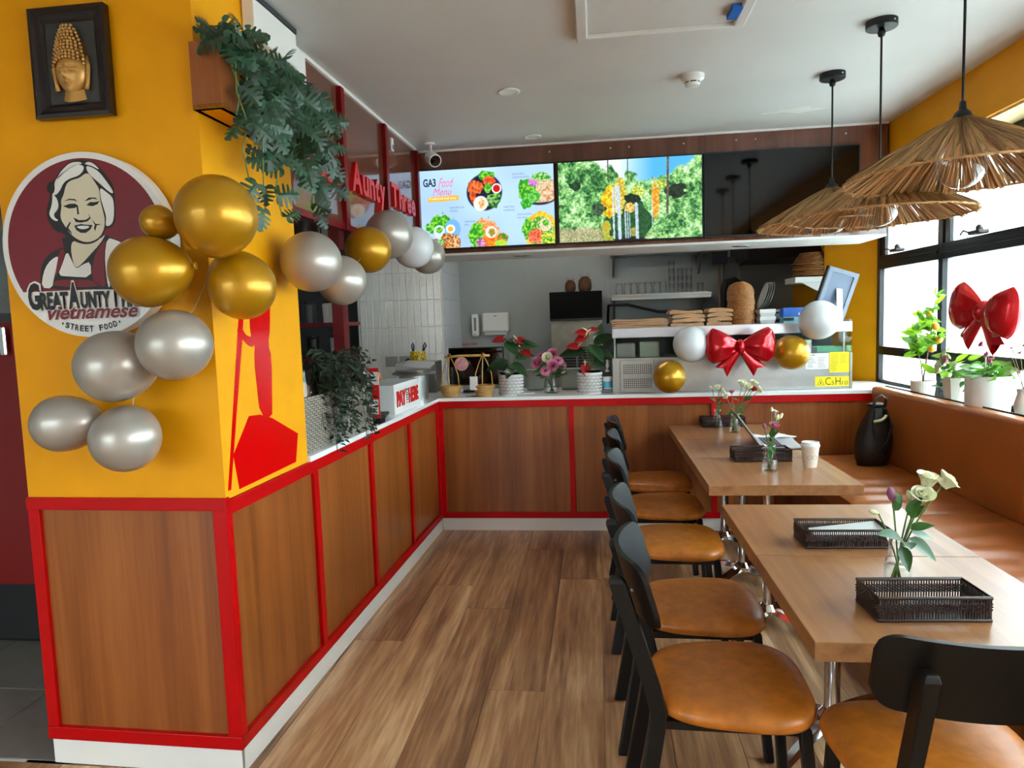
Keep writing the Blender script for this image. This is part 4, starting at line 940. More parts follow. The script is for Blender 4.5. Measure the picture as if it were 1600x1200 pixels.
t = thing('small_carton', 'flat teal and white carton under the blue glove box', 'box', (2.42, .2, TS)); MB().box(0, .2, 0, .1, 0, .04).build('carton', P('teal_card', (120, 170, 180), .5), t, bevel=.002); MB().box(.0, .07, -.001, 0, .014, .036).build('label', INKK, t)
# photo frame seen from behind
pf = thing('photo_frame', 'tall grey photo frame seen from behind with easel leg', 'photo frame', M=Matrix.Translation((2.61, .25, TS)) @ Matrix.Rotation(.30, 4, 'Z') @ Matrix.Rotation(.27, 4, 'Y') @ Matrix.Rotation(.15, 4, 'X'))
MB().box(0, .23, -.012, 0, 0, .40).build('back_board', P('grey_board', (78, 90, 112), .45), pf)
for a in ((0, .23, 0, .03), (0, .23, .37, .40), (0, .03, .03, .37), (.2, .23, .03, .37)): MB().box(a[0], a[1], -.018, -.012, a[2], a[3]).build('frame_bar', P('grey_frame', (98, 106, 122), .4), pf)
MB().box(-.012, 0, -.018, .012, 0, .40).build('frame_edge', BLACK, pf)
MB().bar((.12, -.014, .27), (.16, -.12, .0), .045, .006, side=(1, 0, 0)).build('easel_leg', P('easel', (196, 196, 190), .5), pf)
# balloons and bow on the case
balloon('white balloon left of the red foil bow', (1.755, -.085, 1.30), .118, WHB, (.3, .6, -.5), 1.0, 'balloons around the bow')
balloon('gold balloon low on the left over the case grille', (1.61, -.10, 1.085), .108, GOLD, (.2, .8, .5), 1.05, 'balloons around the bow')
balloon('gold balloon right of the red foil bow', (2.40, -.09, 1.225), .112, GOLD, (-.3, .8, .3), 1.05, 'balloons around the bow')
balloon('white balloon at the top right below the photo frame', (2.57, -.10, 1.435), .125, WHB, (-.4, .6, -.5), 1.0, 'balloons around the bow')
def bow(label, M, s=1.0):
    t = thing('foil_bow', label, 'bow', M=M, group='red foil bow balloons')
    for sg_ in (-1, 1):
        def lobe(front):
            def fn(u, v):
                e = 2 * v - 1; w = .036 + .088 * math.sin(u * PI / 2) ** .9
                x = sg_ * (.014 + .205 * u + .02 * u * u * (1 - e * e) - .03 * u ** 4 * abs(e) ** 5)
                pv = max(0, 1 - abs(e) ** 2.4) ** .5; pu = max(0, 1 - max(0, (u - .35) / .65) ** 2.6) ** .5
                d = (.016 + .062 * math.sin(min(1, u * 1.5) * PI / 2)) * pv * pu * (1 + .10 * math.sin(13 * v + 3 * u) * (1 - u)) + .0004
                return (x, (-d if front else d), e * w + .012 * u)
            return fn
        m = MB(); m.grid(lobe(True), 22, 22); m.grid(lobe(False), 22, 22); m.build('loop', FOILR, t, smooth=True)
        def tail(front):
            def fn(u, v):
                e = 2 * v - 1; uu = u * (1 - .16 * (1 - abs(e))); L_ = .20; w = .020 + .034 * uu
                dx, dz = sg_ * .64, -.77; nx, nz = sg_ * .77, .64
                d = .026 * max(0, 1 - abs(e) ** 2.4) ** .5 * max(0, 1 - max(0, (uu - .5) / .5) ** 3) ** .5 + .0004
                return (sg_ * .004 + dx * L_ * uu + nx * e * w, (-d if front else d), -.02 + dz * L_ * uu + nz * e * w)
            return fn
        m = MB(); m.grid(tail(True), 16, 12); m.grid(tail(False), 16, 12); m.build('tail', FOILR, t, smooth=True)
    MB().ball((0, 0, 0), 1, 20, 14, sq=(.034, .055, .056)).build('knot', FOILR, t, smooth=True)
    t.scale = (s, s, s); return t
bow('red foil bow balloon in front of the display case', Matrix.Translation((2.06, -.15, 1.275)), .93)

# ================================================================== BACK COUNTER ITEMS
def stemtube(m, p, q, bend, r=.0025):
    p = Vector(p); q = Vector(q); mid = (p + q) / 2 + Vector(bend); pts = [((1 - t) ** 2) * p + 2 * t * (1 - t) * mid + t * t * q for t in [i / 8 for i in range(9)]]
    m.tube(pts, r, 6); return m
def leaf_mesh(L_, w, fold=.15, curl=.2, mt=GREEN, n=8, tip=1.0, heart=0.0, th=.0):
    """leaf along +X from origin, face +Z"""
    m = MB()
    def fn(u, v):
        s = u; wid = w * (math.sin(PI * min(1, s ** .75)) ** .8) * (1 - .25 * s) ; yy = (v - .5) * 2
        x = L_ * s - heart * abs(yy) * (1 - s) ** 2 * L_; return (x, yy * wid / 2, abs(yy) * wid * fold - curl * L_ * s * s)
    m.grid(fn, n, 4); return m.mesh('leaf', mt, True, fix=False)
def place(name, me, parent, loc, direc, upv=(0, 0, 1), scale=1.0):
    d = Vector(direc).normalized(); u = Vector(upv); z = (u - d * u.dot(d)); z = z.normalized() if z.length > 1e-5 else d.orthogonal().normalized(); y = z.cross(d)
    o = bpy.data.objects.new(name, me); C.objects.link(o); o.parent = parent
    o.matrix_local = Matrix.Translation(loc) @ Matrix(((d.x, y.x, z.x, 0), (d.y, y.y, z.y, 0), (d.z, y.z, z.z, 0), (0, 0, 0, 1))) @ Matrix.Scale(scale, 4)
    return o
ANL = leaf_mesh(.13, .085, .1, .25, DKLEAF, heart=.2); SPA = leaf_mesh(.085, .075, .08, .15, SPATH, heart=.25)
SPD = MB().lathe([(.004, 0), (.005, .02), (.003, .045), (.001, .05)], 8).mesh('spadix', P('spadix', (240, 226, 180), .5), True)
POTP = P('pot_white', (232, 231, 228), .35); POTG = P('pot_grey', (150, 148, 146), .4)
def planter(label, x, y, leaves, flowers):
    t = thing('potted_anthurium', label, 'potted plant', (x, y, CT), group='anthuriums in patterned pots')
    MB().lathe([(.080, 0), (.088, .015), (.09, .15), (.084, .15), (.08, .02)], 40).build('pot', POTP, t, auto=.6)
    m = MB()
    for r_i in range(6):
        for i in range(18):
            a = 2 * PI * (i + .5 * (r_i % 2)) / 18; z = .010 + r_i * .022
            for rad in (.0145, .0085):
                arcp = [((.0905) * math.cos(a + rad / .09 * math.cos(q)), .0905 * math.sin(a + rad / .09 * math.cos(q)), z + rad * math.sin(q)) for q in [PI * k / 5 for k in range(6)]]
                m.tube(arcp, .0014, 4, cap=False)
    pp = m.build('scallop_pattern', POTG, t); pp['kind'] = 'stuff'
    MB().lathe([(.072, .13), (.082, .165), (.086, .166), (.08, .168), (.07, .15)], 30).build('inner_pot', BLACK, t, smooth=True)
    MB().cyl(.072, .14, .152, 24).build('soil', P('soil', (46, 34, 26), .9), t)
    for (dx, dy, z, dr) in leaves:
        m = MB(); stemtube(m, (dx * .1, dy * .1, .15), (dx, dy, z), (dx * .1, 0, .02)); m.build('stem', STEM, t, smooth=True); place('leaf', ANL, t, (dx, dy, z), dr, (R_.uniform(-.3, .3), -.8, .6), R_.uniform(.95, 1.2))
    for (dx, dy, z, dr) in flowers:
        m = MB(); stemtube(m, (dx * .1, dy * .1, .15), (dx, dy, z), (dx * .05, 0, .02), .003); m.build('stem', STEM, t, smooth=True); f = place('flower', SPA, t, (dx, dy, z), dr, (0, -.75, .65), 1.0)
        link('spadix', SPD, f, rot=(0, -.5, 0))
    return t
planter('potted red anthurium in front of the paper towel dispenser', .515, .13,
        [(-.01, -.03, .375, (.5, -.5, -.5)), (.06, -.02, .355, (1, -.3, .1)), (.05, .02, .27, (1, .2, .15)), (-.04, -.03, .24, (-1, -.4, -.3)), (.03, -.05, .22, (.8, -.6, -.5)), (-.03, .0, .20, (-.9, .2, .2)), (-.02, .0, .40, (.3, -.9, .1)), (.02, -.06, .19, (-.2, -1, -.2))],
        [(-.045, -.02, .405, (-1, -.5, -.15)), (.055, .0, .395, (1, -.3, -.25)), (.09, -.02, .32, (1, -.6, -.5))])
planter('potted red anthurium beside the hand sanitiser', 1.078, .15,
        [(.055, .0, .365, (.8, -.2, .4)), (.06, .02, .375, (.3, .1, 1)), (-.06, -.02, .30, (-1, -.2, -.05)), (.02, -.02, .33, (.5, -.6, -.5)), (.04, .0, .31, (.7, -.5, -.2)), (.03, .02, .22, (.9, .3, -.1))],
        [(-.02, -.01, .43, (-.9, -.4, .1)), (.0, .0, .44, (.8, -.5, .15)), (-.03, -.02, .40, (-1, -.5, -.4)), (-.08, -.01, .335, (-1, -.2, .05)), (-.03, -.06, .20, (.1, -.5, -1))])
# rose / gerbera / bud meshes
def rose_mesh(mt, r=.022, name='flower'):
    m = MB()
    for ring, (n, op, s) in enumerate(((5, .95, 1.0), (5, .6, .85), (4, .3, .62), (3, .12, .42))):
        for i in range(n):
            a = 2 * PI * i / n + ring * .6; Mz = Matrix.Rotation(a, 4, 'Z')
            def fn(u, v):
                w = (v - .5) * 2; lat = w * .9; h = u; rad = (.25 + op * (h ** 1.4)) * r * s * 1.05
                return (rad * math.cos(lat * .75), r * s * .95 * math.sin(lat) * (1 - .25 * (1 - h)), (h * 1.15 - .12 * w * w * h) * r * 1.25 * (1.05 - .25 * op * h) - r * .2)
            m.grid(fn, 4, 4, Mz)
    return m.mesh(name, mt, True, fix=False)
def gerbera_mesh(mt, mt2, r=.046):
    m = MB()
    for ring in range(2):
        for i in range(16):
            a = 2 * PI * (i + .5 * ring) / 16; rr_ = r * (1 - .25 * ring); Mz = Matrix.Rotation(a, 4, 'Z')
            m.grid(lambda u, v: (rr_ * (.2 + .8 * u), (v - .5) * r * .3 * math.sin(PI * (.15 + .8 * u)), .004 + .008 * u * (1 - u) * 3 + .003 * ring), 4, 2, Mz)
    return m.mesh('flower', mt, True, fix=False)
BUD = MB().lathe([(.002, 0), (.008, .008), (.009, .018), (.006, .028), (.001, .034)], 10).mesh('bud', P('bud_cream', (214, 216, 170), .6), True)
BUDP = MB().lathe([(.002, 0), (.009, .008), (.011, .02), (.008, .032), (.002, .038)], 10).mesh('bud', PETM, True)
ROSEW, ROSEP = rose_mesh(PETW), rose_mesh(PETP); GERB = gerbera_mesh(PETP, None)
DISC = MB().ball((0, 0, .006), .011, 12, 6, sq=(1, 1, .5)).mesh('flower_centre', P('dark_centre', (90, 14, 40), .6), True)
SML = leaf_mesh(.05, .028, .15, .15, GREEN); LIML = leaf_mesh(.075, .032, .12, .1, LIME)
t = thing('flower_jug', 'glass jug of pink gerberas and carnations on the back counter', 'flower arrangement', (.80, .22, CT))
MB().lathe([(.05, 0), (.054, .01), (.055, .075), (.044, .105), (.047, .118), (.0455, .118), (.042, .105), (.053, .073), (.052, .012)], 32, None, True, False).build('jug', GLASS, t, smooth=True)
MB().tube([(.045, 0, .105), (.08, 0, .10), (.085, 0, .06), (.053, 0, .035)], .004, 8).build('handle', GLASS, t, smooth=True); MB().cyl(.05, .004, .05, 24).build('water', WATER, t)
rr = random.Random(4)
for (dx, dy, z, k, sc) in ((-.085, -.03, .215, 'c', 1.7), (-.035, -.07, .165, 'g', 1.0), (.055, -.05, .235, 'g', .95), (.015, -.06, .195, 'c', 1.6), (-.02, -.02, .25, 'w', 1.5), (.015, .0, .275, 'c', 1.5), (-.06, .02, .245, 'c', 1.5), (.07, .0, .19, 'c', 1.3)):
    m = MB(); stemtube(m, (dx * -.2, dy * -.2, .01), (dx, dy, z), (dx * .2, 0, .02), .0022); m.build('stem', STEM, t, smooth=True)
    f = place('flower', {'c': ROSEP, 'g': GERB, 'w': ROSEW}[k], t, (dx, dy, z), Vector((0, 0, 1)).cross(Vector((dx, dy - .12, .08))), (dx, dy - .12, .08), sc)
    if k == 'g': link('flower_centre', DISC, f)
for i in range(38):
    a = rr.uniform(0, 6.28); rad = rr.uniform(.03, .09); place('leaf', SML, t, (rad * .6 * math.cos(a), rad * .6 * math.sin(a) - .01, rr.uniform(.11, .2)), (math.cos(a), math.sin(a), rr.uniform(-.3, .3)), (0, -.6, .8), rr.uniform(1.0, 2.0))
for i in range(9): place('bud', ROSEW, t, (rr.uniform(.06, .1), rr.uniform(-.05, 0), rr.uniform(.14, .25)), (1, 0, 0), scale=.32)
# sanitiser
t = thing('sanitiser_bottle', 'clear pump bottle of hand sanitiser with blue label', 'bottle', (1.205, .16, CT))
MB().lathe([(.034, 0), (.036, .01), (.036, .10), (.03, .125), (.014, .14), (.014, .15)], 28).build('bottle', thin_glass('sanitiser_plastic', (.85, .9, .92), .2), t, smooth=True)
MB().lathe([(.0365, .03), (.0365, .115)], 28, None, False, False).build('label', PRW, t, smooth=True); MB().lathe([(.0368, .035), (.0368, .082)], 28, None, False, False).build('label_band', P('label_blue', (84, 176, 204), .5), t, smooth=True)
MB().lathe([(.016, .148), (.016, .16), (.006, .165), (.006, .18), (.015, .185), (.012, .205), (.006, .235), (.004, .235)], 16).build('pump', WPLAS, t, smooth=True)
# clear tubs behind the flowers
for lb, x, w in (('translucent storage tub behind the first anthurium', .60, .13), ('translucent storage tub behind the pink flowers', .86, .14), ('stainless tray upright behind the second anthurium', 1.03, .2)):
    t = thing('storage_tub', lb, 'tub', (x, .42, CT), group='tubs behind the flowers'); mt = P('tub_' + lb[:4], (148, 150, 144), .3)
    MB().box(0, w, 0, .12, 0, .15 if w < .2 else .2).build('body', mt, t, bevel=.012, seg=3); MB().box(-.004, w + .004, -.004, .124, .15 if w < .2 else .2, .156 if w < .2 else .206).build('rim', mt, t)
t = thing('card_stack', 'flat stack of printed cards in front of the jug', 'cards', (.60, .06, CT)); [MB().box(-.08 + .006 * k, .08 + .004 * k, .0, .07, .003 * k, .003 * k + .0025, Matrix.Rotation(.1 * k - .15, 4, 'Z')).build('card', PRW if k % 2 else INKG, t) for k in range(4)]
# bamboo carrying pole with two baskets
t = thing('carrying_pole_ornament', 'miniature bamboo carrying pole with two hanging woven baskets', 'ornament', (.195, .10, CT))
MB().tube([(-.155, 0, .285), (-.05, 0, .292), (.08, 0, .293), (.175, 0, .29)], .0085, 10).build('pole', BAMBOO, t, smooth=True)
for x in (-.12, .125):
    b = MB()
    for k in range(9):
        s = k / 8; r = .052 + .026 * s ** .8; ring = [((r + .002 * math.sin(20 * a + (k % 2) * PI)) * math.cos(a) + x, (r + .002 * math.sin(20 * a + (k % 2) * PI)) * math.sin(a), .006 + .07 * s) for a in [2 * PI * i / 40 for i in range(40)]]
        b.tube(ring, .0046, 5, closed=True)
    b.cyl(.05, 0, .008, 20, Matrix.Translation((x, 0, 0))); b.build('basket', BAMBOO, t, smooth=True)
    for sx in (-1, 1): MB().tube([(x + sx * .066, 0, .05), (x + sx * .058, 0, .16), (x + sx * .03, 0, .24), (x, 0, .30)], .0042, 6).build('hanger', BAMBOO, t, smooth=True)
    MB().tube([(x, -.066, .05), (x, -.05, .18), (x, 0, .30)], .0042, 6).build('hanger', BAMBOO, t, smooth=True)
    MB().ball((x, 0, .298), .014, 10, 8).build('binding', RATTAN, t, smooth=True)
t = thing('paper_fan', 'round pink paper fan hanging on the bamboo pole', 'fan', (.165, .085, CT + .235)); MB().cyl(.046, -.004, .004, 32, Matrix.Rotation(PI / 2, 4, 'X')).build('disc', P('fan_pink', (206, 140, 150), .6, noise=.35, nscale=45), t); MB().tube([(.047 * math.cos(a), -.002, .047 * math.sin(a)) for a in [2 * PI * i / 40 for i in range(40)]], .003, 6, closed=True).build('hoop', BAMBOO, t, smooth=True)
t = thing('card_holder', 'small acrylic stand with a white card between the woven baskets', 'card holder', (.262, .02, CT)); MB().box(-.06, .06, 0, .05, 0, .004).build('foot', GLASS, t); MB().box(-.05, .05, .02, .023, .004, .19).build('sheet', GLASS, t); MB().box(-.032, .024, .016, .019, .05, .145).build('card', PRW, t)
t = thing('till_screen', 'black till monitor behind the bamboo ornament', 'monitor', (.16, .42, CT), rz=0); MB().box(-.16, .27, 0, .02, .05, .34).build('panel', BLACK, t, bevel=.006); MB().box(-.15, .26, -.002, 0, .06, .33).build('glass', GLOSSB, t); MB().box(0, .1, .02, .06, 0, .2).build('stand', BLACK, t); MB().box(-.05, .15, -.03, .12, 0, .012).build('foot', BLACK, t)

# ================================================================== LEFT COUNTER ITEMS
def onL(x, y, z=CT, rz=0): return ML @ Matrix.Translation((x, y, z)) @ Matrix.Rotation(rz, 4, 'Z')
t = thing('pay_box', 'white counter box with red PAY HERE lettering', 'sign box', M=onL(-.035, -.62))
MB().box(-.21, 0, -.27, .27, .0, .175).build('box', P('box_white', (222, 226, 226), .35), t, bevel=.003)
MB().box(.0, .006, -.27, .27, -.0, .178).build('front_panel', PRW, t)
for s_, a, b, z0, z1 in (('PAY', -.225, -.045, .04, .135), ('HERE', .015, .225, .04, .135)): link('lettering', textmesh(s_, (a, b, z0, z1), INKR, depth=.004, bold=.045), t).matrix_local = Matrix.Translation((.0065, 0, 0)) @ Matrix.Rotation(PI / 2, 4, 'Z')
m = MB(); rr = random.Random(2)
for k in range(6): z = .045 + k * .0155; m.box(.0065, .0085, -.032, .002, z, z + .004); m.box(.0065, .0085, -.032, -.024, z, z + .011); m.box(.0065, .0085, -.01, -.002, z, z + .011) if k % 2 else None
m.build('side_lettering', INKK, t)
t = thing('card_terminal', 'dark grey payment terminal lying in front of the pay box', 'payment terminal', M=onL(-.13, -1.03, rz=.2)); MB().box(-.10, .10, -.09, .09, .012, .03).build('body', DGREY, t, bevel=.006); MB().box(-.06, .06, -.06, .06, 0, .012).build('foot', BLACK, t)
t = thing('receipt_printer', 'black receipt printer behind the pay box with paper curling up', 'printer', M=onL(-.40, -.60)); m = MB(); m.prism(smoothpoly([(-.13, 0), (.13, 0), (.13, .20), (.10, .235), (.03, .22), (-.06, .17), (-.13, .16)], 2), -.09, .09, Matrix.Rotation(PI / 2, 4, 'X')); m.build('body', BLACK, t); MB().grid(lambda u, v: (.05 + .06 * u, -.05 + .1 * v, .222 + .03 * math.sin(PI * u)), 8, 2).build('paper', PRW, t, smooth=True)
def bottle(name, label, cat, M, prof, mt, capm, liquid=None):
    t = thing(name, label, cat, M=M); MB().lathe(prof, 24).build('body', mt, t, smooth=True); z = prof[-1][1]
    MB().lathe([(.022, z - .002), (.022, z + .018), (.008, z + .022), (.003, z + .05)], 14).build('nozzle', capm, t, smooth=True); return t
SAU = P('sauce_dark', (32, 18, 20), .3); bottle('sauce_bottle', 'dark soy sauce squeeze bottle on the left counter', 'bottle', onL(-.43, -.42), [(.042, 0), (.044, .01), (.044, .22), (.03, .255), (.022, .26)], SAU, BLACK)
bottle('sauce_bottle', 'second dark squeeze bottle beside the rattan box', 'bottle', onL(-.40, -.85), [(.042, 0), (.044, .01), (.044, .2), (.03, .235), (.022, .24)], SAU, INKR)
t = thing('sauce_jar', 'orange jar of chilli sauce on the left counter', 'jar', M=onL(-.36, -.28)); MB().lathe([(.04, 0), (.045, .01), (.045, .17), (.036, .19)], 20).build('jar', P('chilli', (206, 120, 20), .3), t, smooth=True); MB().cyl(.038, .19, .21, 20).build('lid', P('lid_orange', (222, 150, 60), .4), t)
# grey tub with plates, tablet, pencil cup
t = thing('steel_tub', 'round grey steel tub with a wide lid at the counter corner', 'tub', M=onL(-.16, -.03)); MB().lathe([(.10, 0), (.105, .17), (.15, .175), (.16, .185), (.13, .2), (.125, .21), (.0, .212)], 32).build('body', STEEL, t, auto=.6)
tag(MB().box(-.10, .10, -.07, .07, 0, .014).build('tablet', P('tablet_grey', (176, 178, 176), .35), bevel=.004), 'grey tablet tilted on the steel tub', 'tablet').matrix_world = onL(-.12, -.03, CT + .24) @ Matrix.Rotation(.2, 4, 'X') @ Matrix.Rotation(.08, 4, 'Y')
t = thing('pencil_cup', 'yellow spotted cup with two dark blue scissors handles', 'cup', (-.26, .50, CT + .245)); MB().cyl(.06, 0, .075, 24).build('cup', P('spotted_yellow', (200, 160, 20), .4, noise=.9, nscale=70), t)
for x in (-.035, .035): MB().tube([(x, 0, .05), (x * 1.4, 0, .12), (x * 1.4 + .012, 0, .14), (x * 1.4 + .02, 0, .12), (x, 0, .05)], .006, 6).build('scissor_handle', P('navy', (36, 36, 96), .35), t, smooth=True)
tag(MB().box(-.42, -.10, .40, .62, CT, CT + .24).build('white_cabinet', DSTEEL, bevel=.004), 'low steel unit under the pencil cup at the kitchen corner', 'unit')
t = thing('power_outlet', 'double power point plate on the tiled wall with a black plug', 'socket', (-.78, 1.745, 1.14)); MB().box(-.13, -.01, 0, .006, -.05, .05).build('plate', P('plate_grey', (170, 168, 164), .4), t); MB().box(.01, .14, 0, .006, -.05, .05).build('plate', P('plate_grey2', (170, 168, 164), .4), t); MB().ball((.10, -.02, 0), .028, 12, 8).build('plug', BLACK, t, smooth=True); MB().tube([(.10, -.04, 0), (.15, -.05, -.02), (.19, -.05, -.09), (.21, -.05, -.17)], .006, 6).build('lead', BLACK, t, smooth=True)
# rattan box with bags and plant
GRW = P('woven_grey', (150, 140, 126), .5, noise=.2, nscale=80); HNW = P('woven_honey', (176, 132, 72), .5, noise=.2, nscale=80)
rb = thing('woven_box', 'long grey woven rattan box along the left counter edge', 'basket', M=onL(0, 0))
def weave(name, mt, o, uv, vv, nv_, nu, nw, par):
    o = Vector(o); uv = Vector(uv); vv = Vector(vv); nv_ = Vector(nv_); m = MB()
    du = 1 / nu; dw = 1 / nw
    for i in range(nu):
        for j in range(nw):
            if (i + j) % 2: continue
            c = o + uv * (i + .5) * du + vv * (j + .5) * dw; a = uv * du * .85; b = vv * dw * .40
            v = [c - a - b, c + a - b, c + a + b, c - a + b, c - a * .5 - b * .8 + nv_, c + a * .5 - b * .8 + nv_, c + a * .5 + b * .8 + nv_, c - a * .5 + b * .8 + nv_]
            m.add(v, [(4, 5, 6, 7), (0, 1, 5, 4), (1, 2, 6, 5), (2, 3, 7, 6), (3, 0, 4, 7)])
    x = m.build(name, mt, par); x['kind'] = 'stuff'; return x
rb.matrix_world = onL(0, 0)
MB().box(-.30, -.025, -2.10, -2.088, 0, .235).build('end_wall', P('wk_honey', (96, 66, 36), .6), rb); MB().box(-.037, -.025, -2.088, -1.28, 0, .235).build('front_wall', P('wk_grey', (74, 70, 64), .6), rb); MB().box(-.30, -.288, -2.088, -1.28, 0, .235).build('rear_wall', P('wk_grey2', (74, 70, 64), .6), rb); MB().box(-.30, -.025, -1.292, -1.28, 0, .235).build('end_wall', P('wk_grey3', (74, 70, 64), .6), rb); MB().box(-.30, -.025, -2.1, -1.28, 0, .006).build('base', P('wk_b', (74, 70, 64), .6), rb)
weave('weave', HNW, (-.30, -2.10, 0), (.275, 0, 0), (0, 0, .235), (0, -.004, 0), 12, 20, rb); weave('weave', GRW, (-.025, -2.10, 0), (0, .82, 0), (0, 0, .235), (.004, 0, 0), 40, 22, rb)
PLAST = thin_glass('cellophane', (.9, .9, .9), .25, .08)
t = thing('wrapped_bread', 'brown loaf bags in crinkled cellophane standing in the woven box', 'bag', M=onL(-.16, -1.96, CT + .01)); MB().lathe([(.08, 0), (.10, .1), (.095, .26), (.05, .31)], 14).build('brown_bag', KRAFT, t, smooth=True)
rr = random.Random(9); m = MB(); pr = [(.09, 0), (.115, .1), (.118, .25), (.10, .33), (.04, .37)]
m.lathe(pr, 18); m.v = [Vector((p.x * rr.uniform(.9, 1.12), p.y * rr.uniform(.9, 1.12), p.z + rr.uniform(-.012, .012))) for p in m.v]; m.build('cellophane', PLAST, t)
# upright red-white card holder
t = thing('price_stand', 'narrow upright red and white price card on a black foot', 'card stand', M=onL(-.04, -1.20)); MB().box(-.045, .045, -.04, .04, 0, .03).build('foot', BLACK, t, bevel=.004)
MB().box(-.03, .035, -.012, -.006, .03, .30).build('card', INKR, t); MB().box(-.022, .028, -.0135, -.012, .05, .13).build('card_panel', PRW, t); MB().box(-.03, .035, -.0135, -.012, .21, .28).build('card_panel', PRW, t); m = MB(); [m.box(-.016 , -.016 + w_, -.0145, -.0135, z, z + .006) for z, w_ in ((.06, .03), (.075, .036), (.09, .03), (.105, .02), (.23, .04), (.25, .035))]; m.build('print_lines', INKK, t)
# ================================================================== KITCHEN BACK WALL
t = thing('soap_dispenser', 'narrow white soap dispenser on the grey kitchen wall', 'dispenser', (-.15, 2.52, 1.345)); MB().box(-.038, .038, 0, .08, 0, .24).build('case', WPLAS, t, bevel=.015, seg=3); MB().box(-.012, .012, -.002, 0, .06, .2).build('level_window', INKG, t); MB().ball((0, -.004, .03), .018, 10, 6).build('push_button', WPLAS, t, smooth=True)
t = thing('towel_dispenser', 'wide white paper towel dispenser on the grey kitchen wall', 'dispenser', (.075, 2.48, 1.355)); MB().box(-.14, .14, 0, .12, .03, .235).build('case', WPLAS, t, bevel=.02, seg=3); MB().box(-.12, .12, .02, .1, 0, .03).build('tray', P('tray_white', (200, 200, 198), .4), t); MB().box(-.015, .015, -.002, 0, .195, .205).build('badge', INKG, t)
link('lettering', textmesh('HAND SINK', (-.32, -.14, 1.25, 1.275), P('wall_red', (190, 30, 50), .5), bold=.03, y=2.598), wb)
im = thing('ice_machine', 'tall steel ice machine with black door against the kitchen wall', 'ice machine', (.69, 2.0, 0))
MB().box(0, .50, 0, .55, .0, 1.48).build('body', P('dim_steel', (150, 144, 132), .4, metal=.5, noise=.15, nscale=14), im, bevel=.006); MB().box(-.004, .504, -.02, .55, 1.48, 1.76).build('door', P('door_black', (3, 3, 3), .6, spec=.1), im, bevel=.006); MB().box(.0, .5, -.03, -.02, 1.48, 1.50).build('door_handle', GLOSSB, im)
MB().box(.26, .46, -.004, 0, .98, 1.22).build('vent_recess', BLKMAT, im); MB().box(.04, .24, -.004, 0, .98, 1.14).build('vent_recess', BLKMAT, im)
for k in range(9): MB().box(.26, .46, -.012, -.004, .99 + k * .026, 1.0 + k * .026).build('vent_slat', DSTEEL, im)
for k in range(6): MB().box(.04, .24, -.012, -.004, .99 + k * .026, 1.0 + k * .026).build('vent_slat', DSTEEL, im)
COCO = P('coconut_husk', (84, 48, 22), .8, noise=.5, nscale=60)
for lb, x, s in (('smaller brown coconut cup on the ice machine, left of the taller one', .885, .8), ('taller brown coconut cup on the ice machine', 1.03, 1.0)):
    t = thing('coconut_cup', lb, 'ornament', (x, 2.2, 1.76), group='coconut cups on the ice machine'); MB().lathe([(.045 * s, 0), (.062 * s, .02), (.068 * s, .07 * s), (.06 * s, .12 * s), (.03 * s, .15 * s), (.002, .156 * s)], 20).build('shell', COCO, t, smooth=True)
    for k in range(6): a = k * 1.05; MB().tube([(.04 * s * math.cos(a), .04 * s * math.sin(a), .135 * s), (.05 * s * math.cos(a), .05 * s * math.sin(a), .185 * s)], [.003, .0008], 5).build('tuft', COCO, t)
# steel wall shelves with glasses
for lb, z in (('upper steel wall shelf in the kitchen', 2.115), ('lower steel wall shelf carrying the drinking glasses', 1.665)):
    t = thing('wall_shelf', lb, 'shelf', (1.29, 2.3, z)); MB().box(0, .98, 0, .295, 0, .035).build('board', STEEL, t, bevel=.003); MB().box(0, .98, -.004, .004, .035, .06).build('lip', STEEL, t)
    for x in (.0, .86): MB().prism([(0, 0), (.28, 0), (.28, -.2), (.24, -.2)], 0, .02, Matrix.Translation((x + .02, 0, 0)) @ Matrix(((0, 0, 1, 0), (1, 0, 0, 0), (0, 1, 0, 0), (0, 0, 0, 1)))).build('bracket', STEEL, t)
JAR = MB().lathe([(.036, 0), (.04, .006), (.04, .105), (.034, .12), (.036, .14), (.033, .14), (.031, .12), (.037, .104), (.037, .008)], 18, None, True, False).mesh('glass', GLASS, True)
TUM = MB().lathe([(.027, 0), (.034, .12), (.032, .12), (.026, .006)], 16, None, True, False).mesh('glass', GLASS, True)
ordn = ['first', 'second', 'third', 'fourth', 'fifth', 'sixth', 'seventh']
for k in range(7): tag(link('glass_jar', JAR, loc=(1.375 + .073 * k + .01 * (k % 2), 2.42 - .03 * (k % 3), 1.7)), 'drinking jar on the kitchen shelf, %s from the left' % ordn[k], 'glass', 'glass jars on the shelf')
cols = ((1.90, 4, 'tallest glass stack on the left'), (1.985, 3, 'glass stack in the middle'), (2.07, 3, 'glass stack on the right'))
hts = ['bottom', 'second', 'third', 'top']
for x, n, lb in cols:
    for k in range(n): tag(link('tumbler', TUM, loc=(x, 2.42, 1.7 + k * .075)), '%s tumbler in the %s of the shelf end' % (hts[k] if k < n - 1 else 'top', lb.replace('glass ', '').replace('on the ', 'at ').replace('in the ', 'at ')), 'glass', 'stacked tumblers')
tag(link('tumbler', TUM, loc=(2.18, 2.40, 1.7)), 'single tumbler standing alone at the right end of the shelf', 'glass')
tag(MB().tube([(1.26, 2.35, 1.62), (1.25, 2.33, 1.45), (1.26, 2.3, 1.62), (1.45, 2.3, 1.62), (1.75, 2.3, 1.54), (2.2, 2.3, 1.53)], .014, 8).build('black_hose', BLACK, smooth=True), 'black hose looping under the glass shelf', 'hose')
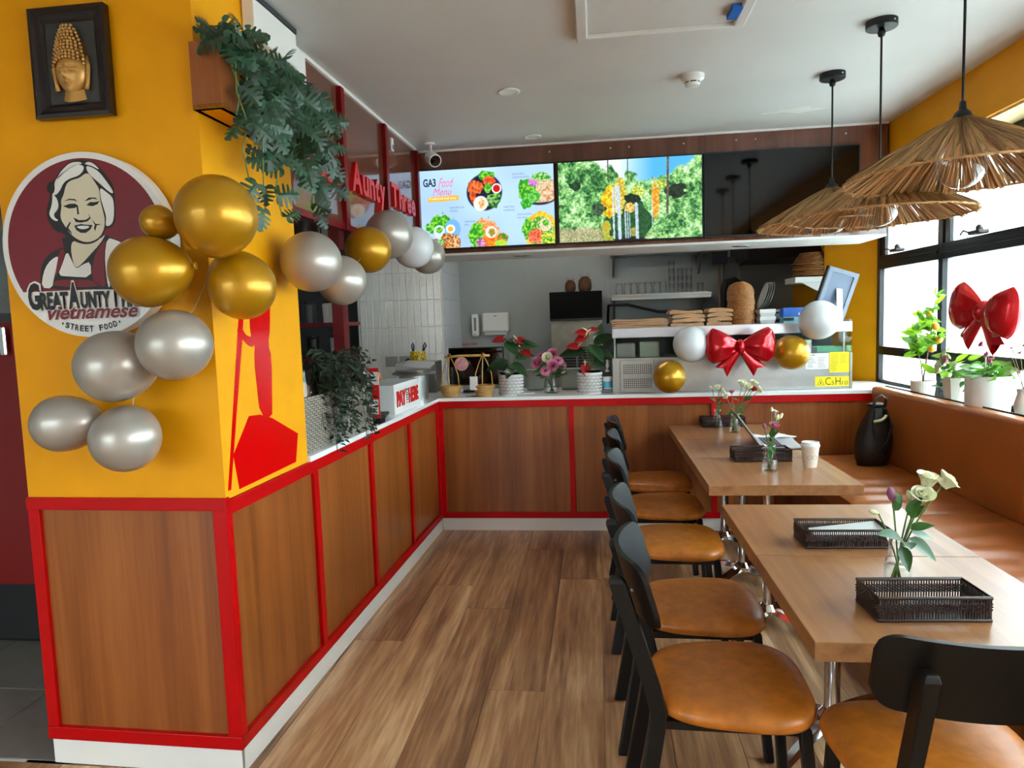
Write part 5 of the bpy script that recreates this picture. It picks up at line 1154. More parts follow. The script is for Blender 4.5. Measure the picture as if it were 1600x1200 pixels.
tag(MB().box(1.30, 2.3, 2.05, 2.55, .0, 1.35).build('steel_bench', P('bench_dim', (150, 152, 152), .35, metal=.5), bevel=.01), 'steel kitchen bench behind the display case', 'bench')
# dark cooking range and hood at the right
DK = P('dark_metal', (40, 40, 42), .45, metal=.3)  # one even dark grey for range and hood
t = thing('cooking_range', 'dark commercial cooking range at the back right of the kitchen', 'range', (2.22, 1.75, 0)); MB().box(.15, .85, 0, .8, 0, 1.0).build('body', DK, t, bevel=.01); MB().box(.15, .85, .72, .8, 1.0, 1.5).build('splashback', DK, t)
for k in range(3): MB().cyl(.03, -.02, 0, 12, Matrix.Translation((.28 + .2 * k, 0, .85)) @ Matrix.Rotation(PI / 2, 4, 'X')).build('dial', BLACK, t)
tag(MB().lathe([(.16, 0), (.17, .01), (.17, .26), (.18, .265), (.16, .27), (.03, .28)], 28).build('stock_pot', P('pot_dark', (62, 62, 64), .35, metal=.6), auto=.6, loc=(2.72, 2.1, 1.0)), 'dark stock pot on the cooking range', 'pot')
t = thing('fryer_unit', 'black upright fryer unit with a hooked pipe in the kitchen', 'fryer', (2.42, 2.15, 1.0)); MB().box(-.02, .11, .12, .26, 0, 1.05).build('duct', P('duct_grey', (84, 84, 86), .4), t); MB().tube([(-.05, .05, .0), (-.05, .05, .72), (-.03, .05, .80), (.05, .05, .82), (.1, .05, .78)], .035, 10).build('pipe', BLKMAT, t, smooth=True)
t = thing('extractor_hood', 'grey sloping extractor hood over the range', 'hood', (2.5, 1.7, 1.98)); MB().prism([(0, 0), (.85, 0), (.85, .5), (.4, .5)], 0, .75, Matrix(((0, 0, 1, 0), (1, 0, 0, 0), (0, 1, 0, 0), (0, 0, 0, 1)))).build('canopy', DK, t)
tag(MB().box(2.42, 3.08, 1.3, 1.72, .0, 1.42).box(2.45, 2.75, 1.3, 1.6, 1.42, 1.5).build('black_appliance', P('appliance', (30, 30, 31), .35), bevel=.02), 'bulky black kitchen appliance behind the glove box', 'appliance')
t = thing('broom', 'long-handled broom leaning upright behind the rattan bowls', 'broom', (2.335, 2.2, .0)); MB().cyl(.014, 1.0, 2.02, 10).build('handle', P('broom_handle', (110, 76, 60), .5), t, smooth=True); MB().box(-.07, .07, -.03, .03, 1.98, 2.1).build('head', P('navy_bristle', (26, 28, 44), .8), t)
# white shelf with rattan trays and plates on right kitchen wall
t = thing('wall_shelf', 'white bracket shelf by the yellow wall holding rattan trays', 'shelf', (2.70, .95, 1.72)); MB().box(0, .42, 0, .3, .0, .045).build('board', WPLAS, t, bevel=.004); MB().prism([(.06, 0), (.42, 0), (.42, -.14), (.3, -.14)], .02, .05, Matrix.Translation((0, 0, 0)) @ Matrix(((1, 0, 0, 0), (0, 0, 1, 0), (0, 1, 0, 0), (0, 0, 0, 1)))).build('bracket', WPLAS, t)
TRAY = MB()
for k in range(8):
    s = k / 7; r = .10 + .055 * s; TRAY.tube([((r + .003 * math.sin(26 * a + (k % 2) * PI)) * math.cos(a), (r + .003 * math.sin(26 * a + (k % 2) * PI)) * math.sin(a), .10 - .012 * k) for a in [2 * PI * i / 52 for i in range(52)]], .006, 5, closed=True)
TRAY.cyl(.10, .098, .104, 24); traym = TRAY.mesh('rattan_tray', RATTAN, True)
for k, w in enumerate(('lowest', 'middle', 'topmost')): tag(link('rattan_tray', traym, loc=(2.88, 1.1, 1.765 + .045 * k), rot=(0, .0, k)), '%s upturned rattan tray on the white bracket shelf' % w, 'tray', 'rattan trays')
PLT = MB().lathe([(.05, 0), (.09, .012), (.12, .02), (.121, .023), (.09, .016), (.05, .005)], 28).mesh('plate', WPLAS, True)
for k in range(4): tag(link('plate', PLT, loc=(2.58 + .018 * k, 1.42, 1.515 + .118), rot=(0, -1.25, 0)), 'white plate standing on edge by the rattan trays, %s from the left' % ordn[k], 'plate', 'plates standing on edge')
tag(MB().box(2.47, 2.77, 1.3, 1.55, 1.5, 1.515).build('plate_rack', DSTEEL), 'thin metal rack under the standing plates', 'rack')
# left kitchen glimpses
t = thing('red_shelving', 'red metal shelving unit in the kitchen behind the ficus', 'shelving', (-1.42, .55, 0))
for x in (0, .46): MB().box(x, x + .09, 0, .12, 0, 2.0).build('upright', DRED, t)
for z in (.9, 1.22, 1.5): MB().box(0, .55, .12, .4, z, z + .03).build('shelf_board', DRED, t)
for k, (x, z, mt, lb) in enumerate(((-1.22, 1.53, DGREY, 'dark canister on the top board of the red shelving'), (-1.05, 1.53, WPLAS, 'white canister on the top board of the red shelving'), (-1.2, 1.25, BLACK, 'black canister on the middle board of the red shelving'), (-1.0, 1.25, WPLAS, 'white tapered cup on the middle board of the red shelving'))):
    tt = thing('canister', lb, 'canister', (x, .72, z)); MB().lathe([(.05, 0), (.055, .15), (.04, .16)], 18).build('body', mt, tt, auto=.6); MB().cyl(.045, .16, .175, 18).build('lid', BLACK, tt)
t = thing('wire_rack', 'black wire glass rack hanging under the left bulkhead', 'rack', M=onL(-.2, -1.75, 1.80))
for z in (0, .07): MB().tube([(-.15, -.36, z), (.12, -.36, z), (.12, .36, z), (-.15, .36, z)], .005, 6, closed=True).build('frame_wire', BLACK, t)
m = MB(); [m.tube([(.12, -.36 + .06 * k, .07), (.12, -.36 + .06 * k, 0), (-.15, -.36 + .06 * k, 0), (-.15, -.36 + .06 * k, .07)], .003, 5) for k in range(13)]; m.build('cross_wires', BLACK, t)
for y in (-.34, .34): MB().cyl(.004, .07, .155, 6, Matrix.Translation((0, y, 0))).build('hanger', BLACK, t); MB().box(-.15, .12, y - .004, y + .004, .066, .074).build('cross_bar', BLACK, t)
# red door panel and dark box at the far left
t = thing('red_cabinet', 'dark red cabinet front with chrome pull beside the yellow column', 'cabinet', (-2.4, -1.98, 0)); MB().box(0, 1.05, 0, .5, .34, 1.56).build('front', P('cab_red', (120, 0, 4), .35), t, bevel=.004); MB().box(-.0, 1.05, .02, .5, 1.56, 1.6).build('top', DGREY, t)
MB().box(.875, .905, -.03, -.012, 1.41, 1.54).build('pull_handle', CHROME, t, bevel=.006); [MB().box(.88, .9, -.012, 0, z, z + .015).build('pull_post', CHROME, t) for z in (1.415, 1.52)]
tag(MB().box(-2.3, -1.42, -1.86, -1.4, .0, .34).build('black_crate', BLKMAT, bevel=.02), 'black crate under the red cabinet', 'crate')
t = thing('back_unit', 'grey steel equipment seen over the red cabinet', 'equipment', (-2.6, -1.2, 0)); MB().box(0, 1.0, 0, .5, 0, 1.62).build('body', P('eq_grey', (96, 100, 104), .4), t); MB().box(0, 1.0, -.02, 0, 1.70, 1.73).build('rail', STEEL, t); MB().box(.0, 1.0, .0, .5, 1.62, 1.72).build('hood', STEEL, t)

# ================================================================== TABLE THINGS
TZ = .748
def wicker(label, x, y, rz=0, lx=.255, ly=.125, h=.058):
    t = thing('wicker_basket', label, 'basket', (x, y, TZ), rz, group='dark wicker trays on the tables')
    def rect(z, g=0.0): a, b = lx / 2 + g, ly / 2 + g; return [(-a, -b, z), (a, -b, z), (a, b, z), (-a, b, z)]
    MB().tube(rect(h), .0045, 6, closed=True).build('rim', WICK, t); MB().tube(rect(.004), .004, 6, closed=True).build('foot_ring', WICK, t)
    MB().box(-lx / 2, lx / 2, -ly / 2, ly / 2, .003, .006).build('base', WICK, t)
    per = [((-lx / 2, -ly / 2), (lx / 2, -ly / 2), 40), ((lx / 2, -ly / 2), (lx / 2, ly / 2), 20), ((lx / 2, ly / 2), (-lx / 2, ly / 2), 40), ((-lx / 2, ly / 2), (-lx / 2, -ly / 2), 20)]
    m = MB()
    for k, z in enumerate((.026, .0295, .033, .0365, .040, .0435)):
        pts = []
        for (a, b, n) in per:
            nx, ny = (b[1] - a[1]), -(b[0] - a[0]); L_ = math.hypot(nx, ny)
            for i in range(n): s = i / n; g = .0022 * (1 if (i + k) % 2 else -1); pts.append((a[0] + (b[0] - a[0]) * s + nx / L_ * g, a[1] + (b[1] - a[1]) * s + ny / L_ * g, z))
        m.tube(pts, .0021, 4, closed=True)
    m.build('woven_band', WICK, t)
    m = MB()
    for (a, b, n) in per:
        for i in range(n): s = (i + .25) / n; p = (a[0] + (b[0] - a[0]) * s, a[1] + (b[1] - a[1]) * s); m.tube([(*p, .004), (*p, h)], .0019, 4, cap=False)
    o = m.build('stakes', WICK, t); o['kind'] = 'stuff'
    return t
wicker('wicker basket on the nearest table, in front of the large vase', 1.905, -3.085, .05)
w2 = wicker('wicker basket holding a white menu on the farther near table', 1.895, -2.555, .02)
tag(MB().box(-.105, .105, -.05, .05, 0, .004).build('menu_card', P('menu_card', (206, 212, 210), .5), loc=(1.915, -2.55, TZ + .034), rot=(.12, -.1, .05)), 'pale menu card lying in a wicker basket', 'menu')
wicker('wicker basket in front of the laptop', 1.945, -1.22, .01, lx=.275)
wicker('farthest wicker basket, against the back counter', 1.955, -.075, .0, lx=.275)
# flower vases
def vase(label, x, y, flowers, leaves, s=1.0, seed=0):
    t = thing('flower_vase', label, 'flower vase', (x, y, TZ), group='glass bottle vases on the tables')
    MB().lathe([(.032 * s, 0), (.035 * s, .006), (.035 * s, .05 * s), (.024 * s, .085 * s), (.022 * s, .105 * s), (.028 * s, .122 * s), (.026 * s, .122 * s), (.02 * s, .105 * s), (.022 * s, .084 * s), (.033 * s, .048 * s), (.032 * s, .01)], 28, None, True, False).build('bottle', GLASS, t, smooth=True)
    MB().lathe([(.0315 * s, .008), (.0325 * s, .048 * s)], 24).build('water', WATER, t, smooth=True)
    for (dx, dy, z, me, sc, aim) in flowers:
        m = MB(); stemtube(m, (-dx * .15, -dy * .15, .012), (dx, dy, z), (-dx * .25, 0, 0), .0022); m.build('stem', STEM, t, smooth=True); a = Vector(aim); place('flower' if me not in (BUD, BUDP) else 'bud', me, t, (dx, dy, z), a.orthogonal(), a, sc)
    for (dx, dy, z, dr, sc) in leaves: place('leaf', SML, t, (dx, dy, z), dr, (0, -.6, 1), sc)
    return t
vase('large glass vase with white roses and a mauve bud on the nearest table', 1.925, -2.90,
     [(.07, .0, .275, ROSEW, 1.15, (.2, -.2, 1)), (.115, .01, .27, ROSEW, 1.15, (.8, -.3, .8)), (.055, -.01, .235, ROSEW, 1.1, (-.1, -.5, .8)), (-.015, 0, .225, BUDP, 1.05, (-.2, 0, 1)), (-.055, -.01, .195, BUD, .8, (-1, 0, .3)), (.035, .01, .225, BUD, .9, (-.3, 0, 1))],
     [(.0, -.01, .22, (-.3, 0, 1), .75), (-.01, 0, .20, (.3, -.2, 1), .9), (.02, -.01, .19, (.3, -.3, .8), 1.3), (.03, 0, .15, (.9, -.2, .3), 1.2), (-.0, -.02, .13, (-.9, -.5, .4), 1.7), (.01, -.02, .12, (-.2, -.9, .2), 1.6), (.02, -.015, .13, (.8, -.4, -.6), 1.7), (.035, .0, .14, (.8, .1, -.2), 1.3), (0, -.02, .11, (.1, -.7, -.9), 1.4), (.03, 0, .18, (.6, -.3, .9), 1.0)])
vase('glass vase with pink blossom beside the coffee cup', 1.93, -1.475,
     [(.02, 0, .205, ROSEP, .9, (.1, -.4, 1)), (.025, .01, .27, ROSEW, .6, (.2, -.2, 1)), (.03, 0, .235, BUD, 1.0, (.3, 0, 1)), (.045, .0, .245, BUD, .9, (.5, 0, 1)), (.01, 0, .275, BUD, .8, (0, 0, 1)), (-.02, 0, .195, BUDP, .8, (-.2, 0, 1)), (.02, 0, .25, BUDP, .7, (.1, 0, 1))],
     [(.005, -.01, .16, (.1, -.3, 1), 1.0), (0, -.01, .14, (-.2, -.5, .6), .9), (.01, 0, .16, (.7, -.2, .8), .9), (.0, -.01, .12, (.2, -.6, -.4), 1.1), (.0, -.01, .1, (-.2, -.5, -.7), 1.0)])
vase('slim glass vase with white buds, left of the pair at the back counter', 1.91, -.16,
     [(.01, 0, .26, ROSEW, .9, (-.2, -.3, 1)), (-.03, 0, .255, BUD, .9, (-.7, 0, .8)), (.03, 0, .235, BUD, 1.0, (.3, 0, 1)), (.02, 0, .25, BUDP, .7, (.1, 0, 1))],
     [(-.01, -.01, .17, (-.8, -.3, .7), 1.1), (.0, -.01, .16, (.3, -.5, .9), 1.1), (.01, -.01, .15, (.7, -.4, .5), 1.1), (0, -.01, .13, (-.1, -.7, .3), 1.1), (.0, 0, .12, (.1, -.4, -.9), 1.0)], seed=3)
vase('glass vase with full white roses half hidden by the laptop lid', 1.985, -.36,
     [(.045, 0, .30, ROSEW, 1.1, (-.1, -.3, 1)), (.075, .0, .28, ROSEW, 1.1, (.2, -.5, .8)), (.115, .01, .30, ROSEW, 1.0, (.4, -.3, 1)), (.14, 0, .26, ROSEW, 1.0, (.9, -.3, .5)), (-.02, 0, .25, ROSEP, .7, (0, -.2, 1)), (-.06, 0, .24, BUD, 1.0, (-.3, 0, 1)), (-.05, 0, .22, ROSEW, .7, (-.6, -.3, .6)), (.11, 0, .265, rose_mesh(P('rust_petal', (190, 66, 30), .6)), .8, (.3, -.6, .7))],
     [(.05, -.01, .20, (.8, -.3, .3), 1.1), (.02, -.01, .2, (-.6, -.4, .4), 1.0), (.06, 0, .21, (.9, -.1, .5), 1.0), (0, -.01, .17, (-.4, -.6, .5), 1.2), (.02, -.01, .13, (.9, -.4, -.1), 1.0), (-.01, -.01, .13, (-.9, -.3, -.3), 1.0), (.02, 0, .15, (.2, -.8, -.2), 1.1)])
# laptop
lp = thing('laptop', 'open silver laptop seen edge-on on the middle table', 'laptop', (2.02, -.80, TZ), -.06)
ALU = P('aluminium', (206, 208, 212), .3, metal=.5)
MB().box(.0, .215, -.155, .155, .004, .016).build('base', ALU, lp, bevel=.004)
lid = MB().box(-.004, .004, -.155, .155, 0, .215).build('lid', P('lid_grey', (120, 116, 112), .4, metal=.4), lp, bevel=.003, loc=(.0, 0, .014), rot=(0, -.62, 0)); MB().box(.004, .005, -.145, .145, .012, .205).build('display', GLOSSB, lid)
m = MB(); [m.box(.03 + .018 * r_i, .044 + .018 * r_i, -.14 + .0205 * c_i, -.123 + .0205 * c_i, .016, .0172) for r_i in range(5) for c_i in range(14)]; k_ = m.build('keys', P('keys', (60, 60, 62), .5), lp); k_['kind'] = 'stuff'
MB().box(.14, .20, -.05, .05, .016, .0165).build('trackpad', P('pad', (190, 192, 196), .35), lp)
t = thing('paper_sheets', 'crumpled white papers lying beside the laptop', 'papers', (2.14, -.62, TZ)); rr = random.Random(6)
for k in range(3):
    ph = rr.uniform(0, 6); MB().grid(lambda u, v: ((u - .5) * .2, (v - .5) * .15, .004 + .004 * k + .012 * abs(math.sin(4 * u + ph)) * (v if k < 2 else 1 - v)), 10, 8).build('sheet', PRW, t, smooth=True, rot=(0, 0, .3 * k - .2), loc=(.01 * k, 0, 0))
t = thing('coffee_cup', 'paper takeaway coffee cup with white lid beside the vase', 'cup', (2.135, -1.40, TZ)); MB().lathe([(.030, 0), (.030, .004), (.041, .10)], 32).build('cup', P('cup_paper', (222, 208, 192), .6), t, auto=.6)
MB().lathe([(.043, .098), (.044, .106), (.041, .110), (.040, .120), (.036, .121), (.033, .116), (.0, .116)], 32).build('lid', WPLAS, t, auto=.7)
for s in (-1, 1): MB().tube([(.0375 * math.cos(-PI / 2 + s * .35 + .3 * math.cos(q)), .0375 * math.sin(-PI / 2 + s * .35 + .3 * math.cos(q)), .05 + .009 * math.sin(q)) for q in [2 * PI * i / 20 for i in range(20)]], .0009, 4, closed=True).build('printed_loop', INKG, t)
# backpack
t = thing('backpack', 'black backpack leaning in the corner of the bench', 'backpack', (2.80, -.36, .535), .15)
BPK = P('black_nylon', (24, 23, 23), .55)
m = MB(); pr = []
for k in range(17):
    s = k / 16; w = .105 * (math.sin(PI * (.22 + .70 * s)) ** .7) * (1 - .35 * s * s); pr.append((w, .38 * s))
def bpf(u, v):
    k = v * 16; i = min(15, int(k)); f = k - i; w = pr[i][0] * (1 - f) + pr[i + 1][0] * f; a = 2 * PI * u; e = .6
    c, s = math.cos(a), math.sin(a)
    return (w * math.copysign(abs(c) ** e, c) + .03 * v, .75 * w * math.copysign(abs(s) ** e, s), .38 * v)
m.grid(bpf, 36, 16); m.ball((.0, 0, .004), .1, 16, 8, sq=(1, .75, .05)); m.ball((.03, 0, .37), .06, 16, 8, sq=(1, .75, .25)); m.build('body', BPK, t, smooth=True)
def fp(u, v): x, y, z = bpf(.62 + .26 * u, .08 + .42 * v); bul = 1 + .18 * math.sin(PI * u) * math.sin(PI * v); return (x, y * bul - .004, z)
MB().grid(fp, 12, 10).build('front_pocket', BPK, t, smooth=True)
MB().tube([(-.01, -.03, .36), (-.005, -.045, .41), (.03, -.05, .435), (.065, -.045, .41), (.06, -.03, .36)], .009, 8).build('grab_handle', P('nylon_grey', (70, 68, 66), .6), t, smooth=True)
for s in (-1, 1): MB().tube([(.03 + s * .03, -.045, .35), (.03 + s * .055, -.072, .25), (.02 + s * .03, -.084, .16), (.0 - s * .04, -.086, .07)], .008, 6).build('strap', BPK, t, smooth=True)
MB().tube([(-.03, -.075, .28), (-.01, -.085, .285), (.01, -.09, .29), (.03, -.085, .30), (.045, -.08, .315)], .009, 6).build('key_charm', P('cream_cord', (206, 190, 150), .7), t, smooth=True)

# ================================================================== WINDOW SILL
SZ_ = .95
def onR(x, y, z=SZ_, rz=0): return MR @ Matrix.Translation((x, y, z)) @ Matrix.Rotation(rz, 4, 'Z')
POTC = P('pot_ceramic', (214, 206, 194), .4); SOIL = P('soil_sill', (52, 38, 28), .9)
ORNG = P('kumquat', (236, 160, 30), .4)
t = thing('citrus_plant', 'small kumquat tree in a ribbed white pot on the window sill', 'potted plant', M=onR(.10, -.36))
m = MB(); n = 80; m.lathe([(.058, 0), (.068, .10), (.062, .10), (.05, .09)], n); m.v = [Vector((p.x * (1 + .03 * (i % 2)), p.y * (1 + .03 * (i % 2)), p.z)) for i, p in enumerate(m.v)]; m.build('pot', POTC, t); MB().cyl(.058, .085, .092, 20).build('soil', SOIL, t)
BARK = P('bark', (110, 92, 66), .8); rr = random.Random(12)
br = [((0, 0, .09), (.0, -.04, .24), .005), ((.0, -.04, .24), (-.01, -.12, .44), .0035), ((-.01, -.12, .44), (0, -.13, .60), .002), ((0, 0, .09), (.01, .06, .22), .004), ((.01, .06, .22), (0, .15, .34), .003), ((0, .10, .27), (-.02, .05, .42), .0025), ((0, -.06, .28), (-.02, -.22, .36), .003), ((-.01, -.10, .38), (-.02, -.02, .50), .002)]
for a, b, r in br: m = MB(); stemtube(m, a, b, (0, 0, .01), r); m.build('branch', BARK, t, smooth=True)
CLF = leaf_mesh(.07, .032, .1, .12, LIME); CLD = leaf_mesh(.07, .03, .1, .12, leafmat('citrus_leaf', (84, 132, 48), trans=.35))
for i in range(120):
    a, b, r = br[rr.choice([1, 1, 2, 4, 4, 4, 5, 5, 6, 6, 7])]; s = rr.uniform(.15, 1.05); p = Vector(a).lerp(Vector(b), s); az = rr.uniform(0, 6.28)
    place('leaf', CLF if i % 2 else CLD, t, p, (math.cos(az) * .6, math.sin(az), rr.uniform(-.2, .9)), (-.7, -.5 + rr.uniform(-.4, .4), .4), rr.uniform(.9, 1.4))
for (x, y, z) in ((-.02, -.10, .50), (-.03, -.2, .43), (-.03, -.24, .355), (-.03, -.16, .30)): MB().ball((x, y, z), .019, 14, 10, sq=(1, 1, 1.1)).build('fruit', ORNG, t, smooth=True)
t = thing('flower_pot', 'faceted beige pot with trailing roses on the window sill', 'potted plant', M=onR(.09, -.74))
MB().lathe([(.045, 0), (.068, .15), (.062, .15), (.045, .02)], 8).build('pot', POTC, t); MB().cyl(.06, .13, .14, 16).build('soil', SOIL, t)
for i in range(46):
    az = rr.uniform(0, 6.28); rad = rr.uniform(.0, .08); place('leaf', SML if i % 3 else CLF, t, (rad * math.cos(az) - .02, rad * math.sin(az), rr.uniform(.06, .27) if i % 3 else rr.uniform(.15, .3)), (math.cos(az), math.sin(az), rr.uniform(-.6, .8)), (-.8, -.4, .4), rr.uniform(.9, 1.5))
for (x, y, z, me) in ((-.05, .03, .24, ROSEW), (-.05, .06, .21, ROSEW), (-.06, -.01, .225, ROSEW), (-.06, -.03, .245, ROSEP), (-.05, .0, .27, ROSEW), (-.06, .04, .185, ROSEW)): place('flower', me, t, (x, y, z), (0, 1, 0), (-1, 0, .4), .95)
for k in range(6): m = MB(); stemtube(m, (0, 0, .13), (-.05 + .02 * k, -.06 + .03 * k, .24), (0, 0, .02), .002); m.build('stem', STEM, t, smooth=True)
t = thing('foliage_pot', 'large plain white cylinder pot with rounded green leaves on the sill', 'potted plant', M=onR(.095, -1.045))
MB().lathe([(.095, 0), (.1, .006), (.102, .185), (.096, .185), (.092, .16)], 48).build('pot', POTP, t, auto=.6); MB().cyl(.092, .15, .165, 24).build('soil', SOIL, t)
RNDL = leaf_mesh(.06, .05, .12, .2, leafmat('round_leaf', (96, 150, 60), trans=.35), heart=.1)
for i in range(42): az = rr.uniform(0, 6.28); rad = rr.uniform(.0, .085); place('leaf', RNDL, t, (rad * math.cos(az), rad * math.sin(az), rr.uniform(.165, .235)), (math.cos(az), math.sin(az), rr.uniform(-.1, .6)), (-.6, -.4, .6), rr.uniform(.9, 1.5))
for y in (-.06, -.03, .02): m = MB(); stemtube(m, (0, y * .3, .16), (-.02, y, .32 + y), (0, 0, .02), .0022); m.build('stem', STEM, t, smooth=True); place('flower', ROSEP, t, (-.02, y, .32 + y), (0, 1, 0), (-1, 0, .5), .6)
t = thing('dried_flowers', 'spray of dried pink and mauve flowers at the right window edge', 'dried flowers', M=onR(.12, -1.30))
MB().lathe([(.03, 0), (.045, .06), (.03, .12), (.034, .14)], 20).build('vase', POTC, t, smooth=True); DRY = P('dried_stem', (150, 132, 110), .8); DPK = rose_mesh(P('dried_pink', (206, 150, 140), .8)); DMV = rose_mesh(P('dried_mauve', (176, 150, 176), .8))
for i in range(14):
    q = (rr.uniform(-.08, .04), rr.uniform(-.12, .19), rr.uniform(.2, .45)); m = MB(); stemtube(m, (0, 0, .12), q, (0, q[1] * .2, .05), .0014); m.build('stem', DRY, t, smooth=True); place('flower', DPK if i % 2 else DMV, t, q, (0, 1, 0), (-.6, 0, 1), rr.uniform(.3, .55))
place('flower', DPK, t, (-.06, .10, .40), (0, 1, 0), (-1, 0, .5), 1.0); m = MB(); stemtube(m, (0, 0, .12), (-.06, .10, .40), (0, 0, .04), .0016); m.build('stem', DRY, t, smooth=True)
bow('red foil bow balloon standing among the sill plants', onR(.06, -1.06, 1.46, -PI / 2 + .08) @ Matrix.Rotation(.12, 4, 'Y'), 1.02)
tag(MB().tube([(0, 0, 0), (.01, 0, .25)], .003, 6).build('bow_stick', WPLAS), 'thin white stick holding up the bow balloon by the window', 'stick').matrix_world = onR(.07, -1.06, SZ_ + .17)
for lb, y in (('metal window winder on the transom of the far window', .16), ('metal window winder on the transom of the nearer window', -.80)):
    t = thing('window_winder', lb, 'window winder', M=onR(.15, y, 1.87)); MB().box(-.02, .04, -.05, .05, 0, .022).build('case', P('winder', (60, 52, 50), .35, metal=.6), t, bevel=.006); MB().tube([(-.01, .05, .015), (-.02, .09, .03), (-.02, .12, .012)], .006, 6).build('lever', P('winder2', (80, 74, 70), .35, metal=.6), t, smooth=True); MB().ball((0, -.03, .03), .02, 10, 8).build('knob', P('winder3', (90, 84, 80), .3, metal=.6), t, smooth=True)

# ================================================================== TRAILING PLANTS
def pip(p, poly):
    x, y = p; c = False; j = len(poly) - 1
    for i in range(len(poly)):
        if (poly[i][1] > y) != (poly[j][1] > y) and x < (poly[j][0] - poly[i][0]) * (y - poly[i][1]) / (poly[j][1] - poly[i][1]) + poly[i][0]: c = not c
        j = i
    return c
def monstera_leaf():
    half = [(0, 0), (-.12, .16), (-.10, .34), (.04, .46), (.14, .46), (.13, .10), (.22, .10), (.28, .52), (.37, .52), (.31, .10), (.40, .10), (.50, .50), (.58, .46), (.48, .09), (.57, .08), (.70, .40), (.77, .34), (.65, .08), (.73, .07), (.90, .20), (1.0, 0)]
    m = MB(); L_ = .088
    for s in (1, -1):
        mid = [(x, 0) for x, y in half]; v = [(x * L_, s * y * L_, -abs(y) * L_ * .25 - .25 * L_ * x * x) for x, y in half]; c = [(max(0, x) * L_ * .98, 0, -.25 * L_ * x * x) for x, y in half]
        n = len(half); f = [(i, i + 1, n + i + 1, n + i) for i in range(n - 1)]; m.add(v + c, f)
    return m.mesh('leaf', MONST, False, fix=False)
MLF = monstera_leaf(); rr = random.Random(21)
mp = thing('trailing_monstera', 'artificial monstera trailing out of the planter box on the column', 'plant')
poly = [(-2.93, 2.28), (-2.86, 2.40), (-2.72, 2.44), (-2.55, 2.41), (-2.34, 2.42), (-2.1, 2.40), (-2.01, 2.30), (-2.03, 2.17), (-2.16, 2.06), (-2.22, 1.98), (-2.34, 1.92), (-2.44, 2.0), (-2.55, 1.94), (-2.62, 1.86), (-2.74, 1.88), (-2.82, 1.95), (-2.86, 2.05), (-2.93, 2.17)]
def vine(x, y, zmin, step, prob, sc):
    pts = [(x - .06, y, 2.34), (x - .01, y + .02, 2.40), (x + .02, y, 2.33)]; z = 2.29
    while z > zmin: pts.append((x + .03 + rr.uniform(-.02, .02), y + rr.uniform(-.025, .025), z)); z -= step
    MB().tube(pts, .0022, 5).build('vine', STEM, mp, smooth=True)
    for p in pts[1:]:
        for q in range(1 if rr.random() < prob else 2):
            ph = rr.gauss(0, 1.0); d = Vector((.78, .62, 0)) * math.sin(ph) + Vector((.15, -.2, -1)) * math.cos(ph); loc = Vector(p) + Vector((rr.uniform(0, .03), rr.uniform(-.03, .03), rr.uniform(-.02, .02)))
            place('leaf', MLF, mp, loc, d, (.55 + rr.uniform(-.8, .8), -.75, .35 + rr.uniform(-.7, .6)), rr.uniform(.7, 1.0) * sc)
for k in range(15): vine(rr.uniform(.02, .07), -2.80 + .76 * (k + rr.random()) / 15, rr.uniform(2.02, 2.14) if k < 9 else rr.uniform(1.97, 2.1), .075, .75, 1.0)
for y, z in ((-2.76, 1.87), (-2.64, 1.84), (-2.53, 1.86), (-2.22, 1.93), (-2.27, 1.90)): vine(.04, y, z, .085, .8, .95)
for i in range(34):
    y = rr.uniform(-2.86, -2.12); az = rr.uniform(-2.2, 1.0); place('leaf', MLF, mp, (rr.uniform(-.04, .06), y, rr.uniform(2.34, 2.44)), (math.cos(az), math.sin(az), rr.uniform(-.3, .5)), (.5, -.8, .5), rr.uniform(.75, 1.1))
# small-leaved ficus trailing over the woven box
FLF = leaf_mesh(.030, .016, .12, .15, FICUS, n=4); rr = random.Random(33)
fp_ = thing('trailing_ficus', 'artificial small-leaved ficus trailing over the woven box', 'plant', M=ML)
MB().lathe([(.07, 0), (.09, .16), (.085, .16), (.06, .02)], 24, Matrix.Translation((-.17, -1.68, CT + .01))).build('pot', BLACK, fp_, smooth=True)
spots = []
for k in range(44):
    a = rr.uniform(0, 6.28); y0 = -1.68; out = rr.uniform(.10, .36); dy = out * math.sin(a) * 1.05; dx = abs(out * math.cos(a)) * .5
    top = rr.uniform(1.34, 1.50); drop = rr.uniform(.05, .30) if k % 3 else rr.uniform(.3, .45)
    p0 = Vector((-.17, y0, CT + .17)); p1 = Vector((-.17 + dx * .5, y0 + dy * .6, top)); p2 = Vector((min(.04, -.15 + dx + .03), y0 + dy, top - .08)); p3 = Vector((min(.05, -.13 + dx + .04), y0 + dy * 1.1, max(1.0, top - .08 - drop)))
    pts = [((1 - t) ** 3) * p0 + 3 * t * (1 - t) ** 2 * p1 + 3 * t * t * (1 - t) * p2 + t ** 3 * p3 for t in [i / 12 for i in range(13)]]
    MB().tube(pts, .0016, 4).build('vine', P('vine_brown', (70, 60, 40), .8) if k == 0 else bpy.data.materials['vine_brown'], fp_, smooth=True)
    for i in range(24): t_ = .25 + .75 * i / 23; j = min(11, int(t_ * 12)); q = pts[j].lerp(pts[j + 1], t_ * 12 - j); spots.append(q)
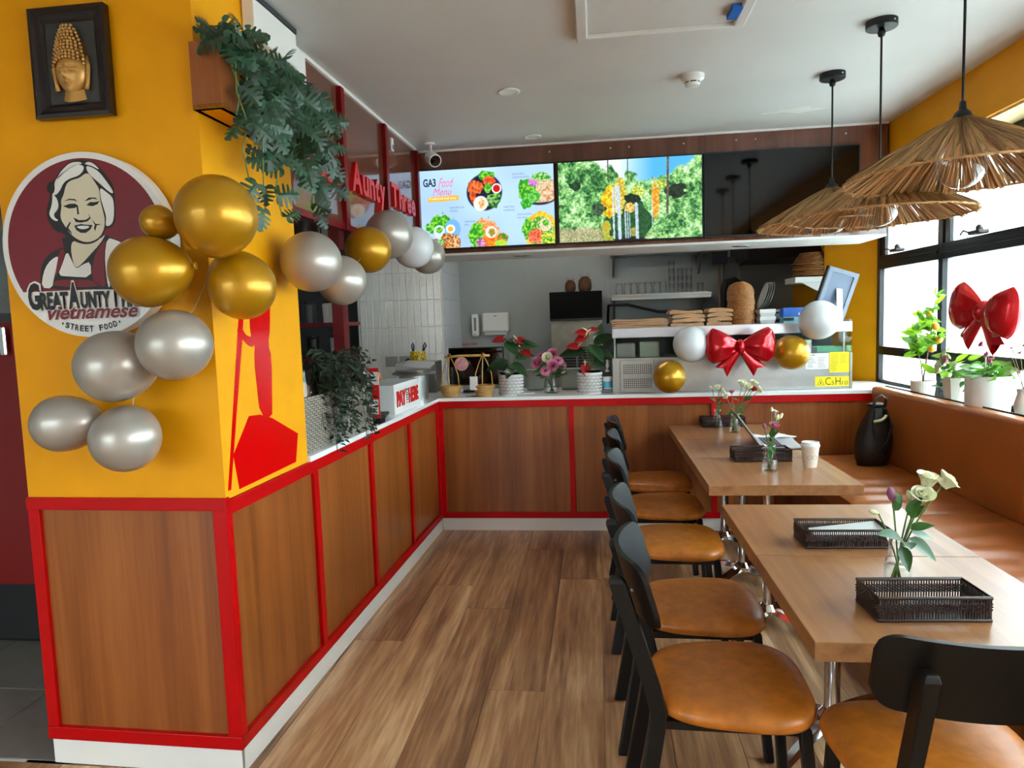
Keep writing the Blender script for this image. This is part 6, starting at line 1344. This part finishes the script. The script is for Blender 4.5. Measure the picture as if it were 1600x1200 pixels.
for k in range(6):           # long strands hanging in front of the woven box
    y = (-1.88, -1.84, -1.5, -1.46, -1.42, -1.86)[k]; pts = [Vector((-.08, y, 1.38)), Vector((.0, y + .01, 1.25)), Vector((.012, y, 1.1)), Vector((.014, y + .02, .97 if k % 2 else .93))]
    MB().tube(pts, .0016, 4).build('vine', bpy.data.materials['vine_brown'], fp_, smooth=True)
    for i in range(40): t_ = i / 40 * 3; j = min(2, int(t_)); spots.append(pts[j].lerp(pts[j + 1], t_ - j) + Vector((.006, 0, 0)))
rr.shuffle(spots); jm = MB()
for i, q in enumerate(spots):
    az = rr.uniform(-2.0, 1.4); d = Vector((math.cos(az), math.sin(az), rr.uniform(-.9, .4))); sc = rr.uniform(.8, 1.4); q = q + Vector((rr.uniform(0, .02), rr.uniform(-.02, .02), rr.uniform(-.015, .015)))
    if i < 290: place('leaf', FLF, fp_, q, d, (.8, -.4, .7), sc)
    else:
        d.normalize(); u = Vector((.8, -.4, .7)); z = (u - d * u.dot(d)).normalized(); y = z.cross(d)
        T = Matrix.Translation(q) @ Matrix(((d.x, y.x, z.x, 0), (d.y, y.y, z.y, 0), (d.z, y.z, z.z, 0), (0, 0, 0, 1))) @ Matrix.Scale(sc, 4)
        jm.add([tuple(v.co) for v in FLF.vertices], [tuple(p.vertices) for p in FLF.polygons], T)
o = jm.build('foliage', FICUS, fp_, smooth=True, fix=False); o['kind'] = 'stuff'
# small sensors on the dark panels
t = thing('wall_switch', 'small white sensor plate high on the dark panel by the camera', 'sensor', M=onL(-.036, -.70, 2.52)); MB().box(0, .012, -.02, .02, 0, .075).build('plate', WPLAS, t, bevel=.003); MB().box(.012, .014, -.012, .012, .01, .035).build('window', INKG, t)

# added fill light, unseen behind the bulkhead, brightens the kitchen; shaped as a batten
t = thing('kitchen_fill_light', 'added batten-shaped fill light on the kitchen ceiling, unseen behind the bulkhead', 'light', (.75, .95, CZ))
MB().box(-.6, .6, -.05, .05, -.04, 0).build('tray', WPLAS, t)
MB().cyl(.018, -.58, .58, 12, Matrix.Translation((0, 0, -.06)) @ Matrix.Rotation(PI / 2, 4, 'Y')).build('tube', P('fill_tube', (255, 250, 240), .5, emit=42.0), t)
